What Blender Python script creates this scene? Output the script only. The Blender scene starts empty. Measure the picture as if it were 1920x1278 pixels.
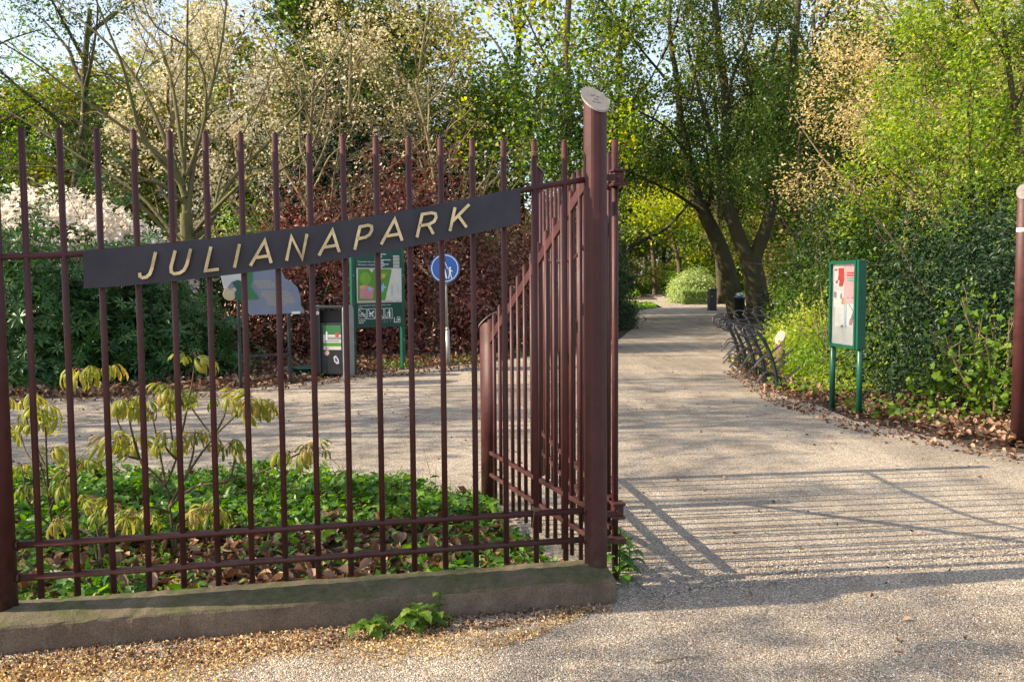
import bpy, bmesh, math, random
import numpy as np
from mathutils import Vector, Matrix

# ------------------------------------------------------------------ camera, world, sun, exposure
SC = bpy.context.scene
COL = SC.collection
FPX = 1650.0; PITCH = math.atan(109/1650.0); ROLL = math.radians(0.43); EYE = 1.6
F_ = np.array([0, math.cos(PITCH), -math.sin(PITCH)])
_R0 = np.array([1, 0, 0.]); _U0 = np.array([0, math.sin(PITCH), math.cos(PITCH)])
IR = math.cos(ROLL)*_R0 - math.sin(ROLL)*_U0
IU = math.sin(ROLL)*_R0 + math.cos(ROLL)*_U0
cam = bpy.data.cameras.new('camera'); camo = bpy.data.objects.new('camera', cam); COL.objects.link(camo)
m = Matrix.Identity(4)
for i in range(3):
    m[i][0] = IR[i]; m[i][1] = IU[i]; m[i][2] = -F_[i]
m[2][3] = EYE
camo.matrix_world = m
cam.sensor_width = 36; cam.lens = 36*FPX/1920; cam.clip_end = 2000; cam.clip_start = 0.05
SC.camera = camo

SUN_EL = math.radians(33); SUN_DIR = np.array([-0.993, -0.118])   # horizontal direction towards the sun
SUN_DIR = SUN_DIR/np.linalg.norm(SUN_DIR)
w = bpy.data.worlds.new('World'); SC.world = w; w.use_nodes = True
nt = w.node_tree; bg = nt.nodes['Background']
sky = nt.nodes.new('ShaderNodeTexSky'); sky.sky_type = 'NISHITA'; sky.sun_disc = False
sky.sun_elevation = SUN_EL; sky.sun_rotation = math.atan2(SUN_DIR[0], SUN_DIR[1])
sky.air_density = 1.0; sky.dust_density = 1.5; sky.ozone_density = 1.0
hz = nt.nodes.new('ShaderNodeMix'); hz.data_type = 'RGBA'; hz.blend_type = 'ADD'; hz.inputs[0].default_value = 1.0   # thin bright veil of high cloud
hz.inputs[7].default_value = (2.3, 2.3, 2.3, 1); nt.links.new(sky.outputs[0], hz.inputs[6])
nt.links.new(hz.outputs[2], bg.inputs[0]); bg.inputs[1].default_value = 0.088
sl = bpy.data.lights.new('sun', 'SUN'); sl.energy = 5.0; sl.angle = math.radians(0.5); sl.color = (1.0, 0.83, 0.60)
so = bpy.data.objects.new('sun', sl); COL.objects.link(so)
tosun = Vector((SUN_DIR[0]*math.cos(SUN_EL), SUN_DIR[1]*math.cos(SUN_EL), math.sin(SUN_EL)))
so.rotation_euler = tosun.to_track_quat('Z', 'Y').to_euler(); so.location = (-20, -5, 20)
SC.view_settings.view_transform = 'Standard'; SC.view_settings.look = 'None'
SC.view_settings.exposure = 1.14; SC.view_settings.gamma = 1
SC.render.engine = 'CYCLES'
SC.cycles.max_bounces = 6; SC.cycles.diffuse_bounces = 3; SC.cycles.transmission_bounces = 4; SC.cycles.glossy_bounces = 2

# ------------------------------------------------------------------ helpers
def ray(x, y): return F_ + IR*(x-960)/FPX + IU*(639-y)/FPX
def G(x, y, z=0.0):
    d = ray(x, y); t = (z-EYE)/d[2]; return np.array([0, 0, EYE]) + d*t
def P(x, y, D):
    d = ray(x, y); return np.array([0, 0, EYE]) + d*(D/d[1])

def tag(o, label=None, cat=None, group=None, kind=None):
    if label: o['label'] = label
    if cat: o['category'] = cat
    if group: o['group'] = group
    if kind: o['kind'] = kind
    return o
def empty(name, loc=(0, 0, 0), rz=0.0, **k):
    o = bpy.data.objects.new(name, None); COL.objects.link(o); o.empty_display_size = 0.2
    o.location = tuple(float(c) for c in loc); o.rotation_euler = (0, 0, rz); tag(o, **k); return o

class MB:
    """collects shapes in plain lists, then makes ONE mesh object"""
    def __init__(s): s.v = []; s.f = []; s.mi = []; s.m = 0
    def add(s, vs, fs):
        b = len(s.v); s.v += [tuple(float(c) for c in v) for v in vs]
        s.f += [tuple(i+b for i in f) for f in fs]; s.mi += [s.m]*len(fs)
    def box(s, c, size, rot=None, bev=0.0):
        h = [q/2 for q in size]
        if bev <= 0:
            vs = [(x*h[0], y*h[1], z*h[2]) for x in (-1, 1) for y in (-1, 1) for z in (-1, 1)]
            fs = [(0, 1, 3, 2), (4, 6, 7, 5), (0, 4, 5, 1), (2, 3, 7, 6), (0, 2, 6, 4), (1, 5, 7, 3)]
        else:
            bm = bmesh.new(); bmesh.ops.create_cube(bm, size=1)
            for v in bm.verts: v.co = Vector((v.co.x*size[0], v.co.y*size[1], v.co.z*size[2]))
            bmesh.ops.bevel(bm, geom=bm.edges[:], offset=bev, segments=2, affect='EDGES', profile=.5)
            bm.verts.ensure_lookup_table()
            vs = [v.co.copy() for v in bm.verts]; fs = [tuple(v.index for v in f.verts) for f in bm.faces]; bm.free()
        M = rot if rot is not None else Matrix.Identity(3)
        vs = [M @ Vector(v) + Vector([float(q) for q in c]) for v in vs]
        s.add(vs, fs)
    def tube(s, pts, r, n=8, cap=True, flat=1.0):
        pts = [Vector([float(q) for q in p]) for p in pts]
        if not hasattr(r, '__len__'): r = [r]*len(pts)
        b = len(s.v); up = None
        for i, p in enumerate(pts):
            if i == 0: t = pts[1]-pts[0]
            elif i == len(pts)-1: t = pts[-1]-pts[-2]
            else: t = pts[i+1]-pts[i-1]
            if t.length < 1e-9: t = Vector((0, 0, 1))
            t.normalize()
            if up is None:
                up = Vector((1, 0, 0)) if abs(t.x) < .8 else Vector((0, 1, 0))
            a = (up - t*up.dot(t))
            if a.length < 1e-6: a = t.orthogonal()
            a.normalize(); up = a; c = t.cross(a)
            for k in range(n):
                th = 2*math.pi*k/n
                q = p + (a*math.cos(th) + c*math.sin(th)*flat)*r[i]
                s.v.append((q.x, q.y, q.z))
        nf = 0
        for i in range(len(pts)-1):
            for k in range(n):
                k2 = (k+1) % n
                s.f.append((b+i*n+k, b+i*n+k2, b+(i+1)*n+k2, b+(i+1)*n+k)); nf += 1
        if cap:
            s.f.append(tuple(b+k for k in range(n))[::-1]); s.f.append(tuple(b+(len(pts)-1)*n+k for k in range(n))); nf += 2
        s.mi += [s.m]*nf
    def prism(s, poly, thick, M):
        """2-D polygon (x,z) extruded by thick along -y; M = 4x4 placing it"""
        n = len(poly); vs = [(x, -thick/2, z) for x, z in poly]+[(x, thick/2, z) for x, z in poly]
        fs = [tuple(range(n)), tuple(range(2*n-1, n-1, -1))]+[(i, i+n, (i+1) % n+n, (i+1) % n) for i in range(n)]
        s.add([M @ Vector(v) for v in vs], fs)
    def build(s, name, mat, parent=None, smooth=False):
        me = bpy.data.meshes.new(name); me.from_pydata(s.v, [], s.f)
        mats = mat if isinstance(mat, (list, tuple)) else [mat]
        for q in mats: me.materials.append(q)
        if len(mats) > 1: me.polygons.foreach_set('material_index', s.mi)
        if smooth:
            me.polygons.foreach_set('use_smooth', [len(f) <= 4 for f in s.f])
        me.update()
        o = bpy.data.objects.new(name, me); COL.objects.link(o)
        if parent: o.parent = parent
        return o

# ---- nodes
def newmat(name):
    mt = bpy.data.materials.new(name); mt.use_nodes = True
    n = mt.node_tree; bs = n.nodes['Principled BSDF']; return mt, n, bs
def N(n, typ, **k):
    q = n.nodes.new(typ)
    for a, b in k.items(): setattr(q, a, b)
    return q
def ramp(n, fac, stops, interp='LINEAR'):
    r = N(n, 'ShaderNodeValToRGB'); r.color_ramp.interpolation = interp
    e = r.color_ramp.elements
    while len(e) < len(stops): e.new(0.5)
    for i, (p, c) in enumerate(stops): e[i].position = p; e[i].color = (*c, 1) if len(c) == 3 else c
    n.links.new(fac, r.inputs[0]); return r.outputs[0]
def noise(n, scale, det=4, rough=.55, vec=None, dist=0):
    q = N(n, 'ShaderNodeTexNoise'); q.inputs['Scale'].default_value = scale; q.inputs['Detail'].default_value = det
    q.inputs['Roughness'].default_value = rough; q.inputs['Distortion'].default_value = dist
    if vec is not None: n.links.new(vec, q.inputs['Vector'])
    return q
def mixc(n, a, b, fac, blend='MIX'):
    q = N(n, 'ShaderNodeMix', data_type='RGBA', blend_type=blend)
    for s_, v in ((0, fac), (6, a), (7, b)):
        if isinstance(v, (int, float)): q.inputs[s_].default_value = v
        elif isinstance(v, (tuple, list)): q.inputs[s_].default_value = (*v, 1)
        else: n.links.new(v, q.inputs[s_])
    return q.outputs[2]
def bump(n, bs, h, strength=.5, dist=.01):
    q = N(n, 'ShaderNodeBump'); q.inputs['Strength'].default_value = strength; q.inputs['Distance'].default_value = dist
    n.links.new(h, q.inputs['Height']); n.links.new(q.outputs[0], bs.inputs['Normal'])
def posn(n): return N(n, 'ShaderNodeNewGeometry').outputs['Position']
def objc(n): return N(n, 'ShaderNodeTexCoord').outputs['Object']

def plain(name, col, rough=.5, metal=0, var=.12, scale=30):
    mt, n, bs = newmat(name)
    nz = noise(n, scale, 5, .6, objc(n))
    c = ramp(n, nz.outputs[0], [(.3, tuple(q*(1-var) for q in col)), (.7, tuple(min(1, q*(1+var)) for q in col))])
    n.links.new(c, bs.inputs['Base Color']); bs.inputs['Roughness'].default_value = rough; bs.inputs['Metallic'].default_value = metal
    return mt

def leafmat(name, c1, c2, c3=None, trans=.4, rough=.45, spec=.35, tcol=None):
    mt, n, bs = newmat(name)
    at = N(n, 'ShaderNodeAttribute', attribute_name='rnd')
    st = [(0.0, c1), (1.0, c2)] if c3 is None else [(0.0, c1), (.55, c2), (1.0, c3)]
    c = ramp(n, at.outputs['Fac'], st)
    n.links.new(c, bs.inputs['Base Color']); bs.inputs['Roughness'].default_value = rough
    bs.inputs['Specular IOR Level'].default_value = spec
    tr = N(n, 'ShaderNodeBsdfTranslucent')
    tc = mixc(n, c, tcol or (1.0, .95, .35), .5, 'MULTIPLY')
    hs = N(n, 'ShaderNodeHueSaturation'); hs.inputs['Value'].default_value = 1.65; hs.inputs['Saturation'].default_value = 1.1
    n.links.new(tc, hs.inputs['Color']); n.links.new(hs.outputs[0], tr.inputs['Color'])
    ms = N(n, 'ShaderNodeMixShader'); ms.inputs[0].default_value = trans
    n.links.new(bs.outputs[0], ms.inputs[1]); n.links.new(tr.outputs[0], ms.inputs[2])
    n.links.new(ms.outputs[0], n.nodes['Material Output'].inputs[0]); return mt

# ------------------------------------------------------------------ materials
def mat_gravel():
    mt, n, bs = newmat('gravel'); p = posn(n)
    vo = N(n, 'ShaderNodeTexVoronoi'); vo.inputs['Scale'].default_value = 165; n.links.new(p, vo.inputs['Vector'])
    sep = N(n, 'ShaderNodeSeparateColor'); n.links.new(vo.outputs['Color'], sep.inputs[0])
    stone = ramp(n, sep.outputs[0], [(0, (.11, .098, .092)), (.25, (.225, .208, .192)), (.5, (.345, .315, .278)), (.75, (.47, .43, .37)), (.9, (.64, .60, .53)), (1, (.78, .75, .69))])
    stone = mixc(n, stone, (.42, .24, .11), ramp(n, sep.outputs[1], [(.86, (0, 0, 0)), (.92, (.8, .8, .8))]))
    big = noise(n, .9, 5, .6, p); mid = noise(n, 7, 5, .65, p); fine = noise(n, 260, 2, .5, p)
    sand = ramp(n, fine.outputs[0], [(.3, (.38, .34, .285)), (.7, (.51, .455, .38))])
    f1 = ramp(n, mid.outputs[0], [(.52, (0, 0, 0)), (.66, (.75, .75, .75))])
    f2 = ramp(n, big.outputs[0], [(.45, (.15, .15, .15)), (.62, (1, 1, 1))])
    c = mixc(n, stone, sand, mixc(n, f1, f2, 1.0, 'MULTIPLY'))
    tint = ramp(n, noise(n, .45, 6, .7, p, .8).outputs[0], [(.32, (.66, .64, .62)), (.5, (.95, .92, .88)), (.68, (1.14, 1.10, 1.02))])
    c = mixc(n, c, tint, 1.0, 'MULTIPLY')
    # faint tracks worn along the path by feet and wheels, and brown organic dust in patches
    mp = N(n, 'ShaderNodeMapping'); mp.inputs['Rotation'].default_value = (0, 0, .22); mp.inputs['Scale'].default_value = (1.6, .09, 1); n.links.new(p, mp.inputs[0])
    tr_ = ramp(n, noise(n, 1.4, 4, .6, mp.outputs[0]).outputs[0], [(.38, (.84, .83, .82)), (.6, (1.06, 1.06, 1.05))]); c = mixc(n, c, tr_, 1.0, 'MULTIPLY')
    du = ramp(n, noise(n, 3.1, 8, .75, p, .5).outputs[0], [(.56, (0, 0, 0)), (.72, (.55, .55, .55))]); c = mixc(n, c, (.20, .14, .09), du)
    n.links.new(c, bs.inputs['Base Color']); bs.inputs['Roughness'].default_value = .85; bs.inputs['Specular IOR Level'].default_value = .25
    ma = N(n, 'ShaderNodeMath', operation='ADD'); mu = N(n, 'ShaderNodeMath', operation='MULTIPLY'); mu.inputs[1].default_value = -1.0
    n.links.new(vo.outputs['Distance'], mu.inputs[0]); n.links.new(mu.outputs[0], ma.inputs[0])
    m2 = N(n, 'ShaderNodeMath', operation='MULTIPLY'); m2.inputs[1].default_value = 1.5
    n.links.new(mid.outputs[0], m2.inputs[0]); n.links.new(m2.outputs[0], ma.inputs[1])
    bump(n, bs, ma.outputs[0], .8, .012); return mt
def mat_soil(name, c1, c2, c3):
    mt, n, bs = newmat(name); p = posn(n)
    nz = noise(n, 14, 8, .7, p)
    c = ramp(n, nz.outputs[0], [(.3, c1), (.5, c2), (.72, c3)])
    n.links.new(c, bs.inputs['Base Color']); bs.inputs['Roughness'].default_value = .95
    bump(n, bs, noise(n, 40, 6, .7, p).outputs[0], 1, .04); return mt
def mat_paint():
    mt, n, bs = newmat('maroon_paint'); p = objc(n)
    nz = noise(n, 9, 6, .65, p)
    c = ramp(n, nz.outputs[0], [(.3, (.038, .011, .011)), (.6, (.064, .017, .018)), (.8, (.082, .027, .025))])
    spk = noise(n, 95, 2, .5, p)
    c = mixc(n, c, (.35, .31, .30), ramp(n, spk.outputs[0], [(.755, (0, 0, 0)), (.79, (.6, .6, .6))]))
    # moss and grime at the foot
    sx = N(n, 'ShaderNodeSeparateXYZ'); n.links.new(posn(n), sx.inputs[0])
    ft = ramp(n, sx.outputs[2], [(.05, (.75, .75, .75)), (.5, (0, 0, 0))])
    ft = mixc(n, ft, ramp(n, noise(n, 22, 5, .7, p).outputs[0], [(.42, (0, 0, 0)), (.62, (1, 1, 1))]), 1.0, 'MULTIPLY')
    c = mixc(n, c, (.075, .062, .040), ft)
    n.links.new(c, bs.inputs['Base Color'])
    ru = ramp(n, noise(n, 38, 6, .8, p).outputs[0], [(.66, (0, 0, 0)), (.74, (.8, .8, .8))]); c2 = mixc(n, c, (.10, .038, .016), ru); n.links.new(c2, bs.inputs['Base Color'])
    r = ramp(n, nz.outputs[0], [(.3, (.42, .42, .42)), (.7, (.62, .62, .62))]); n.links.new(r, bs.inputs['Roughness']); bs.inputs['Specular IOR Level'].default_value = .35
    bump(n, bs, noise(n, 60, 4, .6, p).outputs[0], .15, .004); return mt
def mat_plinth():
    mt, n, bs = newmat('mossy_concrete'); p = posn(n)
    c = ramp(n, noise(n, 6, 8, .7, p).outputs[0], [(.3, (.100, .070, .048)), (.55, (.165, .122, .088)), (.75, (.23, .18, .13))])
    spk = ramp(n, noise(n, 170, 2, .5, p).outputs[0], [(.35, (.7, .7, .7)), (.65, (1.25, 1.25, 1.25))])
    c = mixc(n, c, spk, 1.0, 'MULTIPLY')
    g = N(n, 'ShaderNodeNewGeometry'); sx = N(n, 'ShaderNodeSeparateXYZ'); n.links.new(g.outputs['True Normal'], sx.inputs[0])
    upf = ramp(n, sx.outputs[2], [(.3, (0, 0, 0)), (.6, (1, 1, 1))])
    ms = ramp(n, noise(n, 5, 7, .72, p, .6).outputs[0], [(.36, (.25, .25, .25)), (.55, (1, 1, 1))])
    moss = ramp(n, noise(n, 30, 5, .7, p).outputs[0], [(.3, (.035, .038, .012)), (.6, (.080, .078, .028)), (.8, (.16, .14, .07))])
    c = mixc(n, c, moss, mixc(n, upf, ms, 1.0, 'MULTIPLY'))
    n.links.new(c, bs.inputs['Base Color']); bs.inputs['Roughness'].default_value = .9
    h = mixc(n, noise(n, 30, 8, .75, p).outputs[0], noise(n, 150, 3, .6, p).outputs[0], .5)
    bump(n, bs, h, .7, .012); return mt
def mat_bark(name, c1, c2, moss, ms=.5, sc=6):
    mt, n, bs = newmat(name); p = objc(n)
    mp = N(n, 'ShaderNodeMapping'); mp.inputs['Scale'].default_value = (1, 1, .3); n.links.new(p, mp.inputs[0])
    nz = noise(n, sc*3, 8, .7, mp.outputs[0])
    c = ramp(n, nz.outputs[0], [(.35, c1), (.65, c2)])
    c = mixc(n, c, moss, ramp(n, noise(n, sc*.5, 6, .65, p).outputs[0], [(.5-ms*.25, (0, 0, 0)), (.75-ms*.25, (1, 1, 1))]))
    n.links.new(c, bs.inputs['Base Color']); bs.inputs['Roughness'].default_value = .9
    bump(n, bs, nz.outputs[0], .8, .04); return mt

M = {}
M['gravel'] = mat_gravel()
M['soil'] = mat_soil('soil', (.018, .012, .008), (.045, .028, .018), (.085, .055, .034))
M['paint'] = mat_paint()
M['plinth'] = mat_plinth()
M['cap'] = plain('weathered_bronze_cap', (.25, .225, .20), .55, .2, .2, 25)
M['plate'] = plain('slate_blue_plate', (.032, .030, .042), .42, .3, .35, 5)
M['brass'] = plain('tarnished_brass', (.55, .42, .25), .26, .85, .4, 14)
M['brass_dull'] = plain('dull_brass_edge', (.30, .20, .10), .5, .5, .3, 25)
M['green'] = plain('green_enamel', (.005, .078, .045), .35, 0, .15, 6)
M['greendark'] = plain('dark_green_enamel', (.004, .055, .042), .35, 0, .15, 4)
M['galv'] = plain('galvanised_steel', (.38, .38, .36), .5, .6, .2, 12)
M['blue'] = plain('sign_blue', (.012, .09, .36), .4, 0, .06, 5)
M['white'] = plain('white_print', (.74, .74, .72), .5, 0, .05, 8)
M['offwhite'] = plain('weathered_white', (.56, .56, .53), .55, 0, .1, 5)
M['bin'] = plain('anthracite_steel', (.035, .038, .045), .4, .4, .2, 6)
M['binlight'] = plain('brushed_aluminium', (.36, .37, .38), .42, .25, .12, 9)
M['black'] = plain('black_plastic', (.010, .010, .012), .5, 0, .2, 8)
M['rack'] = plain('dark_coated_steel', (.042, .044, .052), .38, .35, .25, 14)
M['panel'] = plain('grey_blue_panel', (.17, .205, .28), .45, 0, .08, 3)
M['goldtxt'] = plain('ochre_print', (.45, .33, .18), .5, 0, .05, 8)
M['sage'] = plain('green_print', (.03, .16, .055), .5, 0, .1, 4)
M['beige'] = plain('beige_print', (.50, .41, .26), .5, 0, .1, 4)
M['lime'] = plain('lime_print', (.16, .34, .03), .5, 0, .15, 5)
M['mapgreen'] = plain('map_green', (.08, .24, .02), .5, 0, .1, 5)
M['rose'] = plain('rose_print', (.50, .22, .22), .5, 0, .12, 9)
M['red'] = plain('red_print', (.55, .05, .04), .5, 0, .1, 6)
M['pink'] = plain('pink_print', (.72, .46, .46), .5, 0, .08, 6)
M['lblue'] = plain('pale_blue_print', (.22, .42, .62), .5, 0, .1, 6)
M['orange'] = plain('orange_print', (.62, .32, .12), .5, 0, .1, 6)
M['grey'] = plain('grey_print', (.25, .25, .27), .5, 0, .1, 6)
M['teal'] = plain('teal_print', (.15, .42, .40), .5, 0, .1, 6)
M['wood'] = mat_bark('weathered_wood', (.16, .10, .055), (.30, .20, .12), (.10, .09, .04), .3, 5)
M['cutwood'] = plain('painted_end_grain', (.30, .25, .20), .6, 0, .1, 30)
M['bark_olive'] = mat_bark('olive_bark', (.07, .052, .026), (.16, .125, .062), (.13, .125, .04), .6, 5)
M['bark_dark'] = mat_bark('dark_bark', (.024, .018, .013), (.072, .054, .037), (.066, .064, .022), .55, 2.5)
M['bark_tan'] = mat_bark('tan_twig_bark', (.12, .085, .045), (.24, .18, .10), (.18, .16, .07), .4, 5)
M['bark_brown'] = mat_bark('brown_bark', (.07, .045, .028), (.15, .10, .065), (.09, .08, .03), .4, 3)
# leaves
M['L_rhodo'] = leafmat('rhododendron_leaf', (.014, .050, .012), (.040, .112, .026), (.10, .19, .055), .2, .36, .35)
M['L_ever'] = leafmat('dark_evergreen_leaf', (.008, .026, .010), (.018, .052, .018), (.05, .09, .03), .12, .4, .4)
M['L_conifer'] = leafmat('conifer_needles', (.004, .012, .005), (.009, .024, .009), (.022, .04, .014), .05, .6, .2)
M['L_holly'] = leafmat('glossy_holly_leaf', (.006, .018, .007), (.013, .037, .012), (.042, .078, .025), .12, .42, .25)
M['L_copper'] = leafmat('copper_leaf', (.060, .020, .016), (.17, .062, .048), (.42, .24, .20), .3, .35, .5, (1, .45, .25))
M['L_lime'] = leafmat('fresh_lime_leaf', (.17, .25, .03), (.30, .39, .05), (.50, .54, .13), .5, .5)
M['L_yellow'] = leafmat('yellow_maple_leaf', (.16, .23, .012), (.32, .37, .018), (.55, .52, .03), .55, .5)
M['L_green'] = leafmat('spring_green_leaf', (.050, .115, .018), (.13, .235, .030), (.29, .38, .075), .5, .45)
M['L_mid'] = leafmat('mid_green_leaf', (.013, .038, .007), (.034, .078, .011), (.12, .16, .03), .32, .4)
M['L_olive'] = leafmat('olive_young_leaf', (.11, .11, .025), (.21, .195, .05), (.40, .34, .15), .45, .5)
M['L_tan'] = leafmat('tan_catkin', (.36, .28, .13), (.54, .44, .25), (.74, .64, .42), .45, .6)
M['L_white'] = leafmat('white_blossom', (.46, .40, .24), (.66, .60, .44), (.84, .80, .68), .35, .6, .2, (1, .95, .85))
M['L_pinkw'] = leafmat('pale_pink_blossom', (.64, .57, .49), (.82, .77, .69), (.90, .87, .81), .3, .6, .2, (1, .9, .9))
M['L_varieg'] = leafmat('variegated_leaf', (.15, .26, .07), (.33, .42, .17), (.52, .56, .30), .35, .5)
M['L_litter'] = leafmat('dead_leaf', (.070, .034, .020), (.20, .115, .070), (.44, .31, .22), .15, .7, .2, (1, .6, .35))
M['L_bed'] = leafmat('ground_cover_leaf', (.030, .095, .014), (.075, .18, .024), (.19, .33, .05), .4, .42)
M['L_chest'] = leafmat('young_chestnut_leaf', (.15, .20, .035), (.31, .31, .06), (.36, .22, .10), .4, .45)
M['L_husk'] = leafmat('fallen_husk', (.28, .17, .07), (.60, .40, .18), (.85, .68, .42), .15, .7, .2)
M['L_grass'] = leafmat('grass_blade', (.07, .18, .015), (.13, .27, .02), (.24, .36, .05), .4, .5)

# ------------------------------------------------------------------ leaf templates (x along the leaf, z up)
def T_diamond(w=.5, fold=.12):
    return (np.array([(0, 0, 0), (.45, w/2, fold), (1, 0, -.05), (.45, -w/2, fold)]), [(0, 3, 2, 1)])
def T_leaf(w=.45, fold=.10, droop=.15):
    v = [(0, 0, 0), (.3, w*.42, fold), (.65, w*.40, fold-.5*droop), (1, 0, -droop), (.65, -w*.40, fold-.5*droop), (.3, -w*.42, fold), (.5, 0, -.02)]
    return (np.array(v), [(0, 6, 1), (1, 6, 2), (6, 3, 2), (6, 4, 3), (6, 5, 4), (0, 5, 6)])
def T_whorl(k=7, w=.28, rise=.15):
    vs = []; fs = []
    for i in range(k):
        a = 2*math.pi*i/k; ca, sa = math.cos(a), math.sin(a); b = len(vs)
        for (x, y, z) in [(.05, 0, 0), (.5, w/2, rise+.05), (1, 0, rise-.12), (.5, -w/2, rise+.05), (.5, 0, rise-.02)]:
            vs.append((x*ca-y*sa, x*sa+y*ca, z))
        fs += [(b, b+4, b+1), (b+4, b+2, b+1), (b+4, b+3, b+2), (b, b+3, b+4)]
    return (np.array(vs), fs)
def T_lobed():
    # ivy / nettle / maple like toothed outline
    out = [(0, 0), (-.10, .22), (.12, .48), (.30, .30), (.52, .50), (.62, .24), (1, 0)]
    pts = out + [(x, -y) for x, y in out[-2:0:-1]]
    vs = [(x, y, .10*abs(y)*2-.12*x*x) for x, y in pts] + [(.4, 0, -.02)]
    c = len(vs)-1; n = len(pts)
    return (np.array(vs), [(c, (i+1) % n, i) for i in range(n)])
def T_palm(k=6):
    # drooping horse-chestnut leaf: k separate pleated leaflets hanging from one point
    vs = []; fs = []
    for i in range(k):
        a = -2.5 + 5.0*i/(k-1)+.12*math.sin(i*5.1); ca, sa = math.cos(a), math.sin(a); L = 1.0-.12*abs(a)+.06*math.sin(i*3.3); b = len(vs)
        prof = [(.02, .0, 0), (.20, .035, -.10), (.36, .085, -.30), (.45, .13, -.55), (.46, .10, -.80), (.42, 0, -1.02)]
        for (x, y, z) in prof: vs.append(((x*ca-y*sa)*L, (x*sa+y*ca)*L, z*L))
        for (x, y, z) in prof[-2:0:-1]: vs.append(((x*ca+y*sa)*L, (x*sa-y*ca)*L, z*L))
        for (x, z) in [(.235, -.085), (.42, -.28), (.53, -.54), (.53, -.80)]: vs.append((x*ca*L, x*sa*L, z*L))
        m = b+10
        fs += [(b, m, b+1), (b+1, m, m+1, b+2), (b+2, m+1, m+2, b+3), (b+3, m+2, m+3, b+4), (b+4, m+3, b+5),
               (b, b+9, m), (b+9, b+8, m+1, m), (b+8, b+7, m+2, m+1), (b+7, b+6, m+3, m+2), (b+6, b+5, m+3)]
    return (np.array(vs), fs)
def T_blossom(k=5):
    vs = []; fs = []
    for i in range(k):
        a = 2*math.pi*i/k; b = len(vs)
        for (x, y, z) in [(0, 0, 0), (.35, .22, .12), (.6, 0, .2), (.35, -.22, .12)]:
            vs.append((x*math.cos(a)-y*math.sin(a), x*math.sin(a)+y*math.cos(a), z))
        fs.append((b, b+3, b+2, b+1))
    return (np.array(vs), fs)
TD = T_diamond(); TDW = T_diamond(.8, .16); TL = T_leaf(); TW = T_whorl(); TLO = T_lobed(); TP = T_palm(); TB = T_blossom()
TLN = T_diamond(.3, .05); TLIT = T_leaf(.7, .28, -.2)

def _norm(a): return a/np.maximum(np.linalg.norm(a, axis=1, keepdims=True), 1e-9)
def scatter(name, T, pos, scale, mat, parent=None, rng=None, upb=.6, rnd=None, ax=None, nrm=None):
    """copies of a small leaf template as ONE mesh (a part, or a stuff object)"""
    V, Fs = T; n = len(pos); k = len(V)
    rng = rng or np.random.default_rng(1)
    if nrm is None: nrm = rng.normal(size=(n, 3)); nrm[:, 2] += upb*2.2; nrm = _norm(nrm)
    if ax is None: ax = rng.normal(size=(n, 3))
    ax = _norm(ax - nrm*np.sum(ax*nrm, axis=1, keepdims=True)); by = np.cross(nrm, ax)
    sc = np.broadcast_to(np.asarray(scale, float), (n,))[:, None, None]
    W = (V[None, :, 0, None]*ax[:, None, :] + V[None, :, 1, None]*by[:, None, :] + V[None, :, 2, None]*nrm[:, None, :])*sc + np.asarray(pos)[:, None, :]
    me = bpy.data.meshes.new(name)
    me.vertices.add(n*k); me.vertices.foreach_set('co', W.astype(np.float32).ravel())
    ls = np.array([len(f) for f in Fs]); flat = np.concatenate([np.array(f) for f in Fs])
    loops = (flat[None, :] + (np.arange(n)*k)[:, None]).ravel().astype(np.int32)
    tot = np.tile(ls, n); start = np.concatenate([[0], np.cumsum(tot)[:-1]]).astype(np.int32)
    me.loops.add(len(loops)); me.loops.foreach_set('vertex_index', loops)
    me.polygons.add(len(tot)); me.polygons.foreach_set('loop_start', start)
    me.update(calc_edges=True)
    if rnd is None: rnd = rng.random(n)
    a = me.attributes.new('rnd', 'FLOAT', 'FACE'); a.data.foreach_set('value', np.repeat(np.clip(rnd, 0, 1), len(Fs)).astype(np.float32))
    me.materials.append(mat)
    o = bpy.data.objects.new(name, me); COL.objects.link(o)
    if parent: o.parent = parent
    return o

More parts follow.
